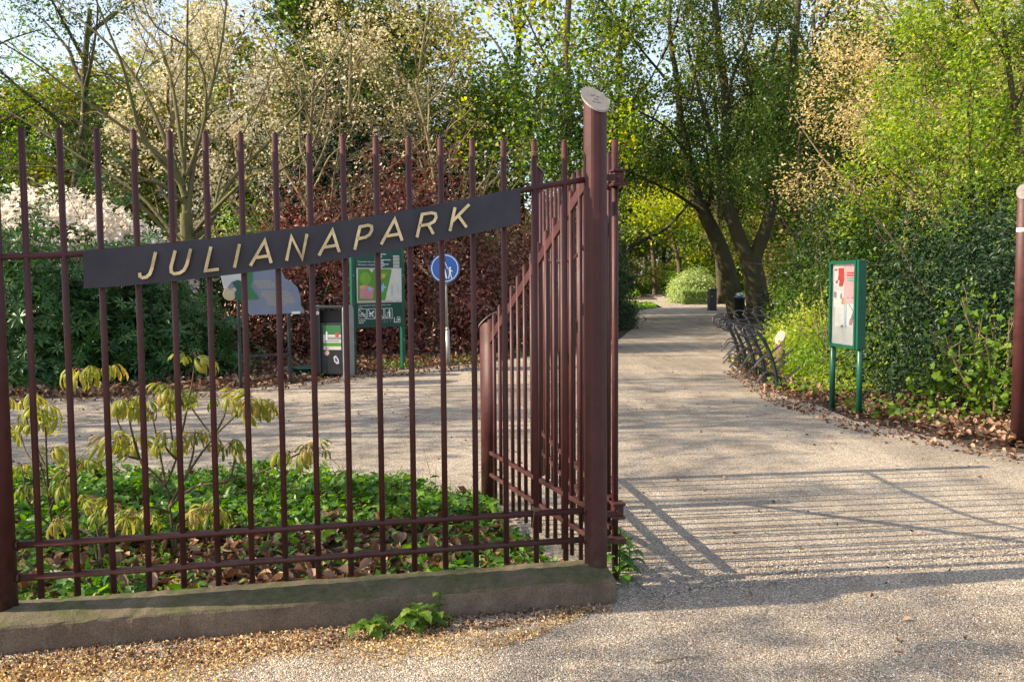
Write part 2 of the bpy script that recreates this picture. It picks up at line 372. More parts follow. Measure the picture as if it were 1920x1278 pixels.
# ------------------------------------------------------------------ growing branches
def wig(p0, d, L, n, rng, wob=.15, up=0.0):
    pts = [np.array(p0, float)]; d = np.array(d, float); d /= np.linalg.norm(d)
    for i in range(n):
        d = d + rng.normal(size=3)*wob; d[2] += up; d /= np.linalg.norm(d); pts.append(pts[-1] + d*L/n)
    return pts
def along(pts, t):
    k = t*(len(pts)-1); i = min(int(k), len(pts)-2); f = k-i
    return pts[i]*(1-f)+pts[i+1]*f, pts[i+1]-pts[i]
def grow(mb, pts, r0, r1, lev, prm, rng, tips, t0=.3):
    n = len(pts); sides = 8 if r0 > .12 else 6 if r0 > .04 else 4 if r0 > .012 else 3
    mb.tube(pts, [r0+(r1-r0)*(i/(n-1))**.8 for i in range(n)], sides, cap=False)
    if lev == 0:
        for t in np.linspace(.25, 1, prm.get('tl', 4)): tips.append(along(pts, t)[0])
        return
    L = sum(np.linalg.norm(pts[i+1]-pts[i]) for i in range(n-1))
    k = max(2, int(prm['kids'][lev]*(L if prm.get('perm') else 1)))
    for c in range(k):
        t = t0+(1-t0)*((c+rng.random())/k); q, tg = along(pts, min(t, .99)); tg = tg/np.linalg.norm(tg)
        s = rng.normal(size=3); s -= tg*s.dot(tg); s /= np.linalg.norm(s)
        ang = math.radians(prm.get('ang', 45)+rng.normal()*10)
        d = tg*math.cos(ang)+s*math.sin(ang); d[2] += prm.get('lift', .1)
        l = prm['len'][lev]*(1.15-.5*t)*(.7+.6*rng.random())
        rr = max(r0+(r1-r0)*t, .004)*prm.get('rf', .55); rr = min(rr, l*.03+.006)
        kp = wig(q, d, l, 4 if lev > 1 else 3, rng, prm.get('wob', .16), prm.get('up', .03))
        grow(mb, kp, rr, max(rr*.35, .003), lev-1, prm, rng, tips, .2)

def smooth_path(pts, m=3):
    pts = [np.array(p, float) for p in pts]; out = []
    for i in range(len(pts)-1):
        p0 = pts[max(i-1, 0)]; p1 = pts[i]; p2 = pts[i+1]; p3 = pts[min(i+2, len(pts)-1)]
        for k in range(m):
            t = k/m
            out.append(.5*((2*p1)+(-p0+p2)*t+(2*p0-5*p1+4*p2-p3)*t*t+(-p0+3*p1-3*p2+p3)*t**3))
    out.append(pts[-1]); return out

def tree(name, label, cat, base, limbs, prm, bark, leaves, seed, group=None, trunk_name='trunk'):
    """limbs: (points, r0, r1, level, t0). leaves: list of (partname, template, count per tip, spread, size, material, keep)"""
    rng = np.random.default_rng(seed); root = empty(name, base, 0, label=label, cat=cat, group=group)
    b = np.array(base, float); tips = []; mt_ = MB(); mb_ = MB()
    for (pts, r0, r1, lev, t0) in limbs:
        pts = smooth_path([np.array(p)-b for p in pts])
        if lev < 0: mt_.tube(pts, [r0+(r1-r0)*i/(len(pts)-1) for i in range(len(pts))], 12, cap=False)
        else: grow(mb_, pts, r0, r1, lev, prm, rng, tips, t0)
    if mt_.v: mt_.build(trunk_name, bark, root, True)
    if mb_.v: mb_.build('branches', bark, root, True)
    tips = np.array(tips)
    if len(tips):
        crnd = rng.random(len(tips))
        for (pn, T, cnt, spread, size, mat, keep) in leaves:
            sel = rng.random(len(tips)) < keep; tp = tips[sel]; cr = crnd[sel]
            pos = np.repeat(tp, cnt, axis=0) + rng.normal(size=(len(tp)*cnt, 3))*spread
            rn = np.repeat(cr, cnt)*.5 + rng.random(len(pos))*.5
            scatter(pn, T, pos, size*(.6+.8*rng.random(len(pos))), mat, root, rng, .5, rn)
    return root

def clumps(rng, rad, ncl, shell=.55, flat=0.0):
    """clump centres through an uneven ellipsoid standing on the ground; origin at its base centre"""
    d = _norm(rng.normal(size=(ncl, 3)))
    u = (shell + (1-shell)*rng.random(ncl)**.6)
    q = rng.random(4)*6.28; lump = 1 + .17*np.sin(d[:, 0]*4+q[0])*np.cos(d[:, 2]*5+q[1])+.14*np.sin(d[:, 1]*6+d[:, 2]*5+q[2])+.11*np.sin(d[:, 0]*12+d[:, 2]*13+q[3])*np.cos(d[:, 1]*11+q[0])
    p = d*(u*lump)[:, None]*np.array(rad)[None, :]
    p[:, 2] = np.abs(p[:, 2]+rad[2]*.02) if flat else p[:, 2]+rad[2]
    if not flat:
        low = p[:, 2] < 0.05; p[low, 2] = rng.random(low.sum())*.3
    return p
def bush(name, label, cat, base, rad, ncl, per, spread, size, T, mat, seed, shell=.55, stems=7, bark='bark_brown',
         extra=None, upb=.5, group=None, flat=True, rz=0.0, outw=.6, lname='foliage'):
    rng = np.random.default_rng(seed); root = empty(name, (base[0], base[1], 0), rz, label=label, cat=cat, group=group)
    c = clumps(rng, rad, ncl, shell, flat)
    pos = np.repeat(c, per, axis=0)+rng.normal(size=(ncl*per, 3))*spread; pos[:, 2] = np.maximum(pos[:, 2], .03)
    rn = np.repeat(rng.random(ncl), per)*.5+rng.random(len(pos))*.5
    nr = rng.normal(size=pos.shape)*.55; out = _norm(pos*np.array([1, 1, .6])/np.array(rad)); nr += out*outw; nr[:, 2] += upb
    scatter(lname, T, pos, size*(.45+1.15*rng.random(len(pos))**1.5), M[mat], root, rng, upb, rn, nrm=_norm(nr))
    if extra:
        for (pn, T2, n2, sz2, m2, zmin) in extra:
            d = _norm(rng.normal(size=(n2, 3))); d[:, 2] = np.abs(d[:, 2])
            p2 = d*np.array(rad)[None, :]*(.92+.16*rng.random(n2))[:, None]; k = p2[:, 2] > zmin*rad[2]; p2 = p2[k]
            p2 = np.repeat(p2, 9, axis=0)+rng.normal(size=(len(p2)*9, 3))*sz2*.9
            scatter(pn, T2, p2, sz2*(.7+.6*rng.random(len(p2))), M[m2], root, rng, .5)
    mb = MB()
    for i in range(stems):
        a = rng.random()*6.28; d = np.array([math.cos(a)*rad[0]*.7, math.sin(a)*rad[1]*.7, rad[2]*(1.0+.6*rng.random())*(1 if flat else 1.3)])
        st = np.array([math.cos(a)*rad[0]*.12, math.sin(a)*rad[1]*.12, -.03]); pts = wig(st, d-st, np.linalg.norm(d)*.75, 5, rng, .10)
        mb.tube(pts, [.035, .03, .024, .018, .012, .006], 5, cap=False)
        for j in range(5):
            q, tg = along(pts, .3+.13*j); k2 = wig(q, tg/np.linalg.norm(tg)+rng.normal(size=3)*.6, rad[2]*.35, 3, rng, .15); mb.tube(k2, [.012, .009, .006, .003], 3, cap=False)
    if stems: mb.build('stems', M[bark], root, True)
    return root

def sheet(name, poly, z, mat, kind='structure'):
    bm = bmesh.new(); vs = [bm.verts.new((float(x), float(y), z)) for x, y in poly]
    f = bm.faces.new(vs)
    if f.normal.z < 0: f.normal_flip()
    bmesh.ops.triangulate(bm, faces=[f])
    me = bpy.data.meshes.new(name); bm.to_mesh(me); bm.free(); me.materials.append(mat)
    o = bpy.data.objects.new(name, me); COL.objects.link(o); o['kind'] = kind; return o
def inpoly(pts, poly):
    x, y = pts[:, 0], pts[:, 1]; c = np.zeros(len(pts), bool); j = len(poly)-1
    for i in range(len(poly)):
        xi, yi = poly[i][:2]; xj, yj = poly[j][:2]
        c ^= ((yi > y) != (yj > y)) & (x < (xj-xi)*(y-yi)/(yj-yi+1e-12)+xi); j = i
    return c
def fill(poly, n, rng):
    a = np.array([q[:2] for q in poly], float); lo, hi = a.min(0), a.max(0); out = []
    tot = 0
    while tot < n:
        p = lo+(hi-lo)*rng.random((n*3, 2)); p = p[inpoly(p, poly)]; out.append(p); tot += len(p)
    return np.concatenate(out)[:n]

# ================================================================== SETTING
g2 = lambda x, y: tuple(G(x, y)[:2])
ground = sheet('ground', [(-400, -60), (400, -60), (400, 600), (-400, 600)], 0, M['soil'])
path_poly = [(-30, -20), (9.5, -20), (9.5, 7.4), g2(1920, 851), g2(1800, 832), g2(1690, 806), g2(1600, 789), g2(1540, 762), g2(1480, 745), g2(1440, 733),
             g2(1412, 710), g2(1385, 693), (4.3, 17.2), (5.0, 19.5), (6.2, 23), (7.8, 30), (9.3, 38), (10.3, 44), (30, 50), (40, 56), (30, 60), (20, 62), (17.5, 72), (19.0, 95), (22.5, 130), (40, 180),
             (34, 181), (19, 131), (15.2, 95), (13.0, 78), (6, 80), (-20, 82), (-20, 64), (2, 66), (9.0, 67), (10.2, 62), (9.4, 55), (7.3, 50),
             (5.6, 40), (4.5, 32.0), (3.0, 24.5), (.8, 20.2), g2(1000, 668), g2(900, 682), g2(840, 687), g2(760, 693), g2(660, 704), g2(600, 712), g2(540, 722),
             g2(400, 733), g2(270, 742), g2(120, 747), g2(0, 747), (-12, 12.8), (-30, 12)]
path = sheet('gravel_path', path_poly, .004, M['gravel'])
lawn = sheet('lawn', [(-20, 66.2), (2, 66), (9.0, 66), (10.0, 62), (9.2, 55), (7.2, 50), (4.5, 50), (-20, 50)], .008, M['soil'])
FA = np.array([-2.3087, 3.8903]); FB = np.array([.4225, 4.4452]); FD = (FB-FA)/np.linalg.norm(FB-FA); FN = np.array([-FD[1], FD[0]])
SHORT = np.array([-.165, 6.03])
bed_poly = [tuple(FA-FD*9+FN*.1), tuple(FB-FD*.05+FN*.10), tuple(SHORT+np.array([.12, -.4])), tuple(SHORT+np.array([-.1, .35])), g2(860, 940), g2(770, 918), g2(650, 902), g2(450, 901), g2(250, 899), g2(20, 899), (-9.0, 7.0)]
bed = sheet('planting_bed', bed_poly, .012, M['soil'])

rs = np.random.default_rng(77); tc_, td_ = [], []
A_, B_ = np.array(g2(1205, 1102)), np.array(g2(1960, 1022)); dd_ = (B_-A_); nn_ = np.array([-dd_[1], dd_[0]])/np.linalg.norm(dd_)
for t_ in np.linspace(0, 1, 60):
    wv = .035+.06*math.sin(t_*13+1)+.03*math.sin(t_*31)+.02*rs.normal(); wv = max(wv, .004)
    tc_.append(tuple(A_+dd_*t_+nn_*wv)); td_.append(tuple(A_+dd_*t_-nn_*(wv*.9+.012*rs.random())))
M['threshold'] = mat_soil('old_threshold_concrete', (.24, .21, .18), (.33, .28, .24), (.42, .36, .31))
sheet('threshold', tc_+td_[::-1], .0075, M['threshold'])
# ================================================================== FENCE
def fpt(u, o=0.0, z=0.0):
    q = FA+FD*u+FN*o; return (q[0], q[1], z)
RZ = math.atan2(FD[1], FD[0]); RF = Matrix.Rotation(RZ, 3, 'Z')

def slant_post(mb, c, r, z0, z1, grad, n=28, flute=False):
    """round post cut off along a slope; grad = dz/dx, dz/dy"""
    b = [];  t = []
    for k in range(n):
        a = 2*math.pi*k/n; rr = r*(1-.035*(.5+.5*math.cos(a*8))) if flute else r
        x, y = rr*math.cos(a), rr*math.sin(a)
        b.append((c[0]+x, c[1]+y, z0)); t.append((c[0]+x, c[1]+y, z1+x*grad[0]+y*grad[1]))
    mb.add(b+t, [(k, (k+1) % n, (k+1) % n+n, k+n) for k in range(n)]+[tuple(range(n))[::-1], tuple(range(n, 2*n))])
def slant_cap(c, r, z1, grad, mat, parent, th=.010, n=32, boss=True):
    mb = MB(); lo = []; hi = []
    for k in range(n):
        a = 2*math.pi*k/n; x, y = r*math.cos(a), r*math.sin(a); z = z1+x*grad[0]+y*grad[1]
        lo.append((c[0]+x, c[1]+y, z+.001)); hi.append((c[0]+x, c[1]+y, z+.001+th))
    mb.add(lo+hi, [(k, (k+1) % n, (k+1) % n+n, k+n) for k in range(n)]+[tuple(range(n))[::-1], tuple(range(n, 2*n))])
    if boss:   # small worn casting marks in the middle of the disc
        for (x, y, s_) in ((-.012, .016, .010), (.012, .018, .008), (.0, -.004, .011), (.014, -.020, .009), (-.010, -.026, .010)):
            z = z1+x*grad[0]+y*grad[1]+th+.002
            mb.tube([(c[0]+x-s_, c[1]+y-s_*.5, z-s_*grad[0]-s_*.5*grad[1]), (c[0]+x+s_, c[1]+y+s_*.3, z+s_*grad[0]+s_*.3*grad[1])], .0022, 5)
    return mb.build('cap', mat, parent)

def build_fence():
    root = empty('railing', (0, 0, 0), label='maroon iron railing with tall round bars carrying the dark name board', cat='fence')
    PL = .165
    mb = MB(); slant_post(mb, FB, .0595, .02, 2.50, (-.385, .92), flute=True)
    p = mb.build('post', M['paint'], root, False)
    p['label'] = 'tall round post with slanted bronze disc on top'
    slant_cap(FB, .071, 2.50, (-.385, .92), M['cap'], p)
    mb = MB(); slant_post(mb, FA, .062, .02, 2.50, (.385, .92)); p = mb.build('post', M['paint'], root, True)
    slant_cap(FA, .071, 2.50, (.385, .92), M['cap'], p)
    for i in range(17):
        u = .161+.1542*i; mb = MB(); x, y, _ = fpt(u)
        mb.tube([(x, y, .186), (x, y, 2.292)], .0143, 10)
        mb.tube([(x, y, 2.292), (x, y, 2.305)], [.0125, .006], 10)
        b = mb.build('bar', M['paint'], root, True)
    # rails: two low round ones and one that sweeps up to the post
    for z in (.437, .286):
        mb = MB(); mb.tube([fpt(.03, 0, z), fpt(2.745, 0, z)], .0165, 12)
        mb.tube([fpt(.062, 0, z), fpt(.074, 0, z)], .022, 12); mb.tube([fpt(2.722, 0, z), fpt(2.732, 0, z)], .022, 12)
        mb.build('rail', M['paint'], root, True)
    q = RF.to_4x4()
    top_px = [(-30, 483), (0, 482), (60, 480), (120, 477.5), (157, 475), (325, 459), (452, 446), (579, 430), (703, 411), (825, 388), (946, 364), (1000, 352.5), (1050, 344), (1100, 336.5)]
    n2 = np.array([FN[0], FN[1], 0]); 
    def fp(px, py, o=0.0):
        d = ray(px, py); A3 = np.array([FA[0], FA[1], EYE]); t = (n2@(A3-np.array([0, 0, EYE]))+o)/(n2@d)
        return np.array([0, 0, EYE])+d*t
    mb = MB(); mb.tube([fp(*q_) for q_ in top_px], .0150, 10); mb.build('rail', M['paint'], root, True)
    # name board
    tp = [(155, 470.5), (220, 465.5), (325, 455.5), (452, 441), (515, 432.5), (579, 424), (642, 414), (703, 404), (764, 393), (825, 382), (887, 370.5), (946, 359), (976, 353.5)]
    bt = [(157, 541), (220, 537), (325, 527.5), (454, 512.5), (520, 504), (583, 495.5), (642, 485.5), (703, 475), (764, 463.5), (825, 451.5), (887, 438.5), (946, 425.5), (976, 419)]
    mb = MB(); k = len(tp); o1, o2 = -.030, -.024
    A = [fp(*q_, o1) for q_ in tp]; B = [fp(*q_, o1) for q_ in bt]; sh = n2*(o2-o1)
    vs = A+B+[a+sh for a in A]+[b+sh for b in B]
    fs = [(i, i+k, i+k+1, i+1) for i in range(k-1)]+[(2*k+i, 2*k+i+1, 3*k+i+1, 3*k+i) for i in range(k-1)]
    fs += [(i, i+1, 2*k+i+1, 2*k+i) for i in range(k-1)]+[(k+i, 3*k+i, 3*k+i+1, k+i+1) for i in range(k-1)]
    fs += [(0, 2*k, 3*k, k), (k-1, 2*k-1, 4*k-1, 3*k-1)]
    mb.add(vs, fs)
    plate = mb.build('name_board', M['plate'], root); plate['label'] = 'long dark slate-coloured board reading JULIANAPARK in brass letters'
    # clamps behind the board
    # letters: strokes on a unit cell (x 0..1, y 0..1), stroke width w in units of height
    GL = {
     'J': [[(.95, 1), (.95, .30), (.88, .10), (.66, .0), (.36, .0), (.14, .08), (.04, .24)]],
     'U': [[(.05, 1), (.05, .32), (.14, .10), (.35, .0), (.65, .0), (.86, .10), (.95, .32), (.95, 1)]],
     'L': [[(.05, 1), (.05, .03), (.95, .03)]], 'I': [[(.5, 0), (.5, 1)]],
     'A': [[(.0, 0), (.5, 1), (1, 0)], [(.2, .32), (.8, .32)]],
     'N': [[(.06, 0), (.06, 1), (.94, 0), (.94, 1)]],
     'P': [[(.05, 0), (.05, .97), (.62, .97), (.88, .90), (.97, .72), (.88, .54), (.62, .46), (.07, .46)]],
     'R': [[(.05, 0), (.05, .97), (.62, .97), (.88, .90), (.96, .73), (.88, .56), (.62, .48), (.07, .48)], [(.55, .48), (.97, 0)]],
     'K': [[(.05, 0), (.05, 1)], [(.95, 1), (.07, .40)], [(.36, .60), (.97, 0)]]}
    Z7 = lambda X, Y: (130+X/2.207, 340+Y/2.207)
    # (char, bottom-left, bottom-right, top-left, top-right) corners read off the board, in the 2.207x enlargement
    LT = [('J', (285, 402), (338, 393), (308, 305), (361, 292)), ('U', (410, 386), (483, 376), (436, 287), (507, 279)), ('L', (560, 374), (622, 366), (584, 271), (640, 262)),
          ('I', (668, 359), (700, 355), (688, 262), (722, 257)), ('A', (750, 349), (836, 338), (768, 252), (850, 239)), ('N', (895, 329), (968, 318), (915, 230), (988, 217)),
          ('A', (1033, 307), (1117, 293), (1048, 210), (1130, 196)), ('P', (1178, 284), (1235, 273), (1200, 186), (1260, 175)), ('A', (1290, 261), (1377, 246), (1305, 165), (1387, 150)),
          ('R', (1434, 233), (1508, 218), (1457, 134), (1524, 124)), ('K', (1570, 207), (1645, 190), (1592, 109), (1657, 95))]
    nrm3 = -n2
    for (ch, bl, br, tl, tr) in LT:
        c = [fp(*Z7(*q_), o1-.020) for q_ in (bl, br, tl, tr)]
        def pt(x, y): return (c[0]*(1-x)+c[1]*x)*(1-y)+(c[2]*(1-x)+c[3]*x)*y
        mb = MB(); wd = .0138; th = .009
        for st in GL[ch]:
            q3 = [pt(*s_) for s_ in st]; nn = len(q3); L_ = []; R_ = []
            for i in range(nn):
                d0 = q3[i]-q3[i-1] if i else q3[1]-q3[0]; d1 = q3[i+1]-q3[i] if i < nn-1 else d0
                d0 = d0/np.linalg.norm(d0); d1 = d1/np.linalg.norm(d1); bi = d0+d1; bi /= max(np.linalg.norm(bi), 1e-6)
                s_ = np.cross(bi, nrm3); s_ /= np.linalg.norm(s_); co = max(bi.dot(d1), .42)
                L_.append(q3[i]+s_*wd/2/co); R_.append(q3[i]-s_*wd/2/co)
            off = nrm3*th
            vs = [p_+off for p_ in L_]+[p_+off for p_ in R_]+[p_-off for p_ in L_]+[p_-off for p_ in R_]; fs = []
            for i in range(nn-1):
                fs += [(i, i+1, nn+i+1, nn+i), (2*nn+i, 3*nn+i, 3*nn+i+1, 2*nn+i+1), (i, 2*nn+i, 2*nn+i+1, i+1), (nn+i, nn+i+1, 3*nn+i+1, 3*nn+i)]
            fs += [(0, nn, 3*nn, 2*nn), (nn-1, 3*nn-1, 4*nn-1, 2*nn-1)]
            mb.m = 0; mb.add(vs, fs)
            nrm3o = nrm3*.0006; nrm3 = nrm3  # strokes of one letter sit a hair apart
            c = [q_+nrm3o for q_ in c]
        # two short fixing pins
        for (x, y) in ((.3, .1), (.6, .9)):
            a_ = pt(x, y)-nrm3*th*.5
        bm = bmesh.new(); me = bpy.data.meshes.new('letter'); me.from_pydata([tuple(v) for v in mb.v], [], mb.f); bm.from_mesh(me)
        bmesh.ops.recalc_face_normals(bm, faces=bm.faces); bm.to_mesh(me); bm.free()
        me.materials.append(M['brass']); o = bpy.data.objects.new('letter', me); COL.objects.link(o); o.parent = plate; o['label'] = 'brass letter '+ch
    # wire ties on one bar
    x, y, _ = fpt(2.474)
    for z in (2.222, .455):
        mb = MB()
        for j in range(3): mb.tube([(x+.019*math.cos(a), y+.019*math.sin(a), z+j*.007) for a in np.linspace(0, 6.28, 13)], .0032, 5, cap=False)
        mb.tube([(x-.01, y-.02, z), (x-.02, y-.03, z-.07), (x-.012, y-.025, z-.16)], .002, 4); mb.build('wire_tie', M['wood'], root, True)
    return root
build_fence()

def build_plinth():
    # cross-section across the wall, swept along it; jittered so that the arrises are worn
    prof = [(-.175, -.12), (-.175, .118), (-.168, .128), (-.038, .162), (-.030, .166), (-.024, .152), (.10, .147), (.115, .13), (.115, -.12)]
    rng = np.random.default_rng(5); mb = MB(); us = np.concatenate([np.linspace(-4.2, 2.83, 142), [2.845]]); k = len(prof)
    vs = []
    for i, u in enumerate(us):
        sh = .012 if i == len(us)-1 else 0
        for (o, z) in prof:
            j = rng.normal(size=2)*.0022
            zz = z-(sh if z > 0 else 0)
            if u > 2.77 and o > -.1 and z > 0: zz = z-.02*(u-2.77)/.07
            x, y, _ = fpt(u, o+j[0]+(sh if o < 0 else -sh)); vs.append((x, y, zz+j[1]))
    fs = []
    for i in range(len(us)-1):
        for a in range(k): b = (a+1) % k; fs.append((i*k+a, (i+1)*k+a, (i+1)*k+b, i*k+b))
    fs += [tuple(range(k)), tuple(range((len(us)-1)*k, len(us)*k))[::-1]]
    mb.add(vs, fs); o = mb.build('plinth', M['plinth']); tag(o, 'low mossy concrete plinth with sloping top under the iron railing', 'plinth')
build_plinth()

def build_side_panel():
    root = empty('raking_side_railing', (0, 0, 0), label='short maroon railing with a steep sloping top rail running back from the tall post', cat='fence')
    a = FB+np.array([-.02, .03]); b = SHORT; d = (b-a); L = np.linalg.norm(d); d /= L
    mb = MB(); slant_post(mb, b, .056, .0, 1.345, (.75, -.35), 24); p = mb.build('post', M['paint'], root, True)
    slant_cap(b, .064, 1.345, (.75, -.35), M['cap'], p, .008, 24, False)
    pt = lambda s_, z: (a[0]+d[0]*s_, a[1]+d[1]*s_, z)
    Rz = Matrix.Rotation(math.atan2(d[1], d[0]), 3, 'Z')
    for z in (.437, .286):
        mb = MB(); c = pt(L/2+.0, z); mb.box(c, (L-.06, .034, .024), Rz, .003); mb.build('rail', M['paint'], root)
    z0, z1 = 2.11, 1.215; sl_ = math.atan2(z1-z0, L-.10)
    mb = MB(); c = pt(L/2, (z0+z1)/2); mb.box(c, (math.hypot(L-.04, z1-z0), .016, .055), Rz @ Matrix.Rotation(-sl_, 3, 'Y'), .002); mb.build('sloping_rail', M['paint'], root)
    n = 13
    for i in range(n):
        s_ = .13+(L-.26)*i/(n-1); zt = z0+(z1-z0)*s_/L+.10; x, y, _ = pt(s_, 0)
        mb = MB(); mb.tube([(x, y, .12), (x, y, zt)], .0125, 8); mb.tube([(x, y, zt), (x, y, zt+.01)], [.011, .004], 8); mb.build('bar', M['paint'], root, True)
build_side_panel()

def build_gate(name, label, hinge, end, mirror=1, hz=(.437, .286), group=None):
    root = empty(name, (0, 0, 0), label=label, cat='gate', group=group)
    a = np.array(hinge); b = np.array(end); d = b-a; L = np.linalg.norm(d); d /= L; Rz = Matrix.Rotation(math.atan2(d[1], d[0]), 3, 'Z')
    pt = lambda s_, z: (a[0]+d[0]*s_, a[1]+d[1]*s_, z)
    mb = MB(); slant_post(mb, b, .048, .06, 2.50, (-1.0*mirror, -.1), 24); p = mb.build('end_post', M['paint'], root, True); slant_cap(b, .054, 2.50, (-1.0*mirror, -.1), M['cap'], p, .008, 24, False)
    mb = MB(); mb.tube([pt(0, .02), pt(0, 2.33)], .0175, 12); mb.build('hinge_bar', M['paint'], root, True)
    for z in hz:
        mb = MB(); mb.box(pt(L/2+.01, z), (L-.08, .042, .028), Rz, .003); mb.build('rail', M['paint'], root)
    # swept top rail
    s = np.linspace(.02, L-.03, 16); zt = lambda q: 1.83-.09*math.sin(math.pi*min(q/L, 1)*.9)+.36*max(0, 1-q/(L*.45))**2
    mb = MB(); mb.tube([pt(q, zt(q)) for q in s], .021, 8, flat=.6); mb.build('top_rail', M['paint'], root, True)
    n = 15
    for i in range(n):
        q = .13+(L-.27)*i/(n-1); x, y, _ = pt(q, 0); mb = MB(); mb.tube([(x, y, .13), (x, y, 2.28)], .0125, 8); mb.tube([(x, y, 2.28), (x, y, 2.29)], [.011, .004], 8); mb.build('bar', M['paint'], root, True)
    return root, a, d, Rz
GH = P(1153, 945, 4.60)[:2]
gt, ga, gd, gR = build_gate('open_gate_leaf', 'maroon iron gate leaf swung open into the park behind the tall post', GH, P(1010, 803, 6.97)[:2])
def hinge(z, plate2=True, brass=False):
    # a block clasping the hinge bar, with a flange above and below it, and an arm to the post
    mb = MB(); c = (GH[0]+.01, GH[1]-.02)
    mb.box((c[0], c[1], z), (.052, .060, .055), RF, .004)
    mb.box((c[0], c[1], z+.036), (.070, .075, .015), RF, .004); mb.box((c[0], c[1], z-.036), (.070, .075, .015), RF, .004)
    mb.box(((c[0]+FB[0])/2-.01, (c[1]+FB[1])/2, z-.005), (.11, .03, .03), RF, .003)
    mb.tube([(c[0]+.0, c[1]-.038, z), (c[0], c[1]-.046, z)], .011, 8)
    return mb.build('hinge', M['paint'], gt)
hinge(2.135); hinge(.40)
mb = MB(); mb.box((GH[0]+.012, GH[1]-.02, .243), (.072, .085, .030), RF, .004); mb.box(((GH[0]+FB[0])/2, (GH[1]+FB[1])/2, .255), (.09, .028, .028), RF, .003); mb.build('foot_bracket', M['paint'], gt)

# far side of the entrance: matching post, its open leaf and a stub of railing
RP = G(1911, 838)[:2]+np.array([.02, .06])
def right_post():
    root = empty('gate_post', (0, 0, 0), label='maroon gate post with mossy foot at the far right beside the dark hedge', cat='gate post')
    mb = MB(); slant_post(mb, RP, .066, .0, 2.42, (.6, .8), 24); p = mb.build('post', M['paint'], root, True); slant_cap(RP, .076, 2.42, (.6, .8), M['cap'], p)
    mb = MB(); mb.tube([(RP[0], RP[1], 2.045), (RP[0], RP[1], 2.08)], .0672, 24, cap=False); mb.build('reflective_band', M['white'], root)
    for z in (.437, .286):
        mb = MB(); mb.box((RP[0]+1.1, RP[1]+.13, z), (2.15, .04, .028), Matrix.Rotation(.12, 3, 'Z'), .003); mb.build('rail', M['paint'], root)
    for i in range(13):
        x = RP[0]+.16+.154*i; y = RP[1]+.12*(x-RP[0]); mb = MB(); mb.tube([(x, y, .18), (x, y, 2.29)], .0143, 8); mb.build('bar', M['paint'], root, True)
right_post()

# ================================================================== BOARDS, BIN, SIGN
def text_mesh(mb, s, size, Mx, th=.001, align='LEFT'):
    cu = bpy.data.curves.new('t', 'FONT'); cu.body = s; cu.size = size; cu.align_x = align; cu.resolution_u = 2
    o = bpy.data.objects.new('t', cu); me = bpy.data.meshes.new_from_object(o)
    mb.add([Mx @ Vector((v.co.x, -th, v.co.y)) for v in me.vertices], [tuple(p.vertices) for p in me.polygons])
    bpy.data.objects.remove(o); bpy.data.curves.remove(cu); bpy.data.meshes.remove(me)
def flat(mb, poly, Mx, y): mb.add([Mx @ Vector((x, -y, z)) for x, z in poly], [tuple(range(len(poly)))])
def rect(mb, x0, z0, x1, z1, Mx, y): flat(mb, [(x0, z0), (x1, z0), (x1, z1), (x0, z1)], Mx, y)
def line(mb, pts, w_, Mx, y):
    for a, b in zip(pts[:-1], pts[1:]):
        dx, dz = b[0]-a[0], b[1]-a[1]; l = math.hypot(dx, dz); nx, nz = -dz/l*w_/2, dx/l*w_/2
        flat(mb, [(a[0]+nx, a[1]+nz), (a[0]-nx, a[1]-nz), (b[0]-nx, b[1]-nz), (b[0]+nx, b[1]+nz)], Mx, y)
def circ(cx, cz, rx, rz=None, n=24): rz = rz or rx; return [(cx+rx*math.cos(2*math.pi*i/n), cz+rz*math.sin(2*math.pi*i/n)) for i in range(n)]
def rows(mb, x0, z0, widths, h, gap, Mx, y, rng):
    """lines of tiny print, each a run of word-length marks"""
    for i, W in enumerate(widths):
        x = x0
        while x < x0+W:
            l = min(h*(1.5+4*rng.random()), x0+W-x)
            rect(mb, x, z0-i*gap, x+l, z0-i*gap+h, Mx, y); x += l+h*.8

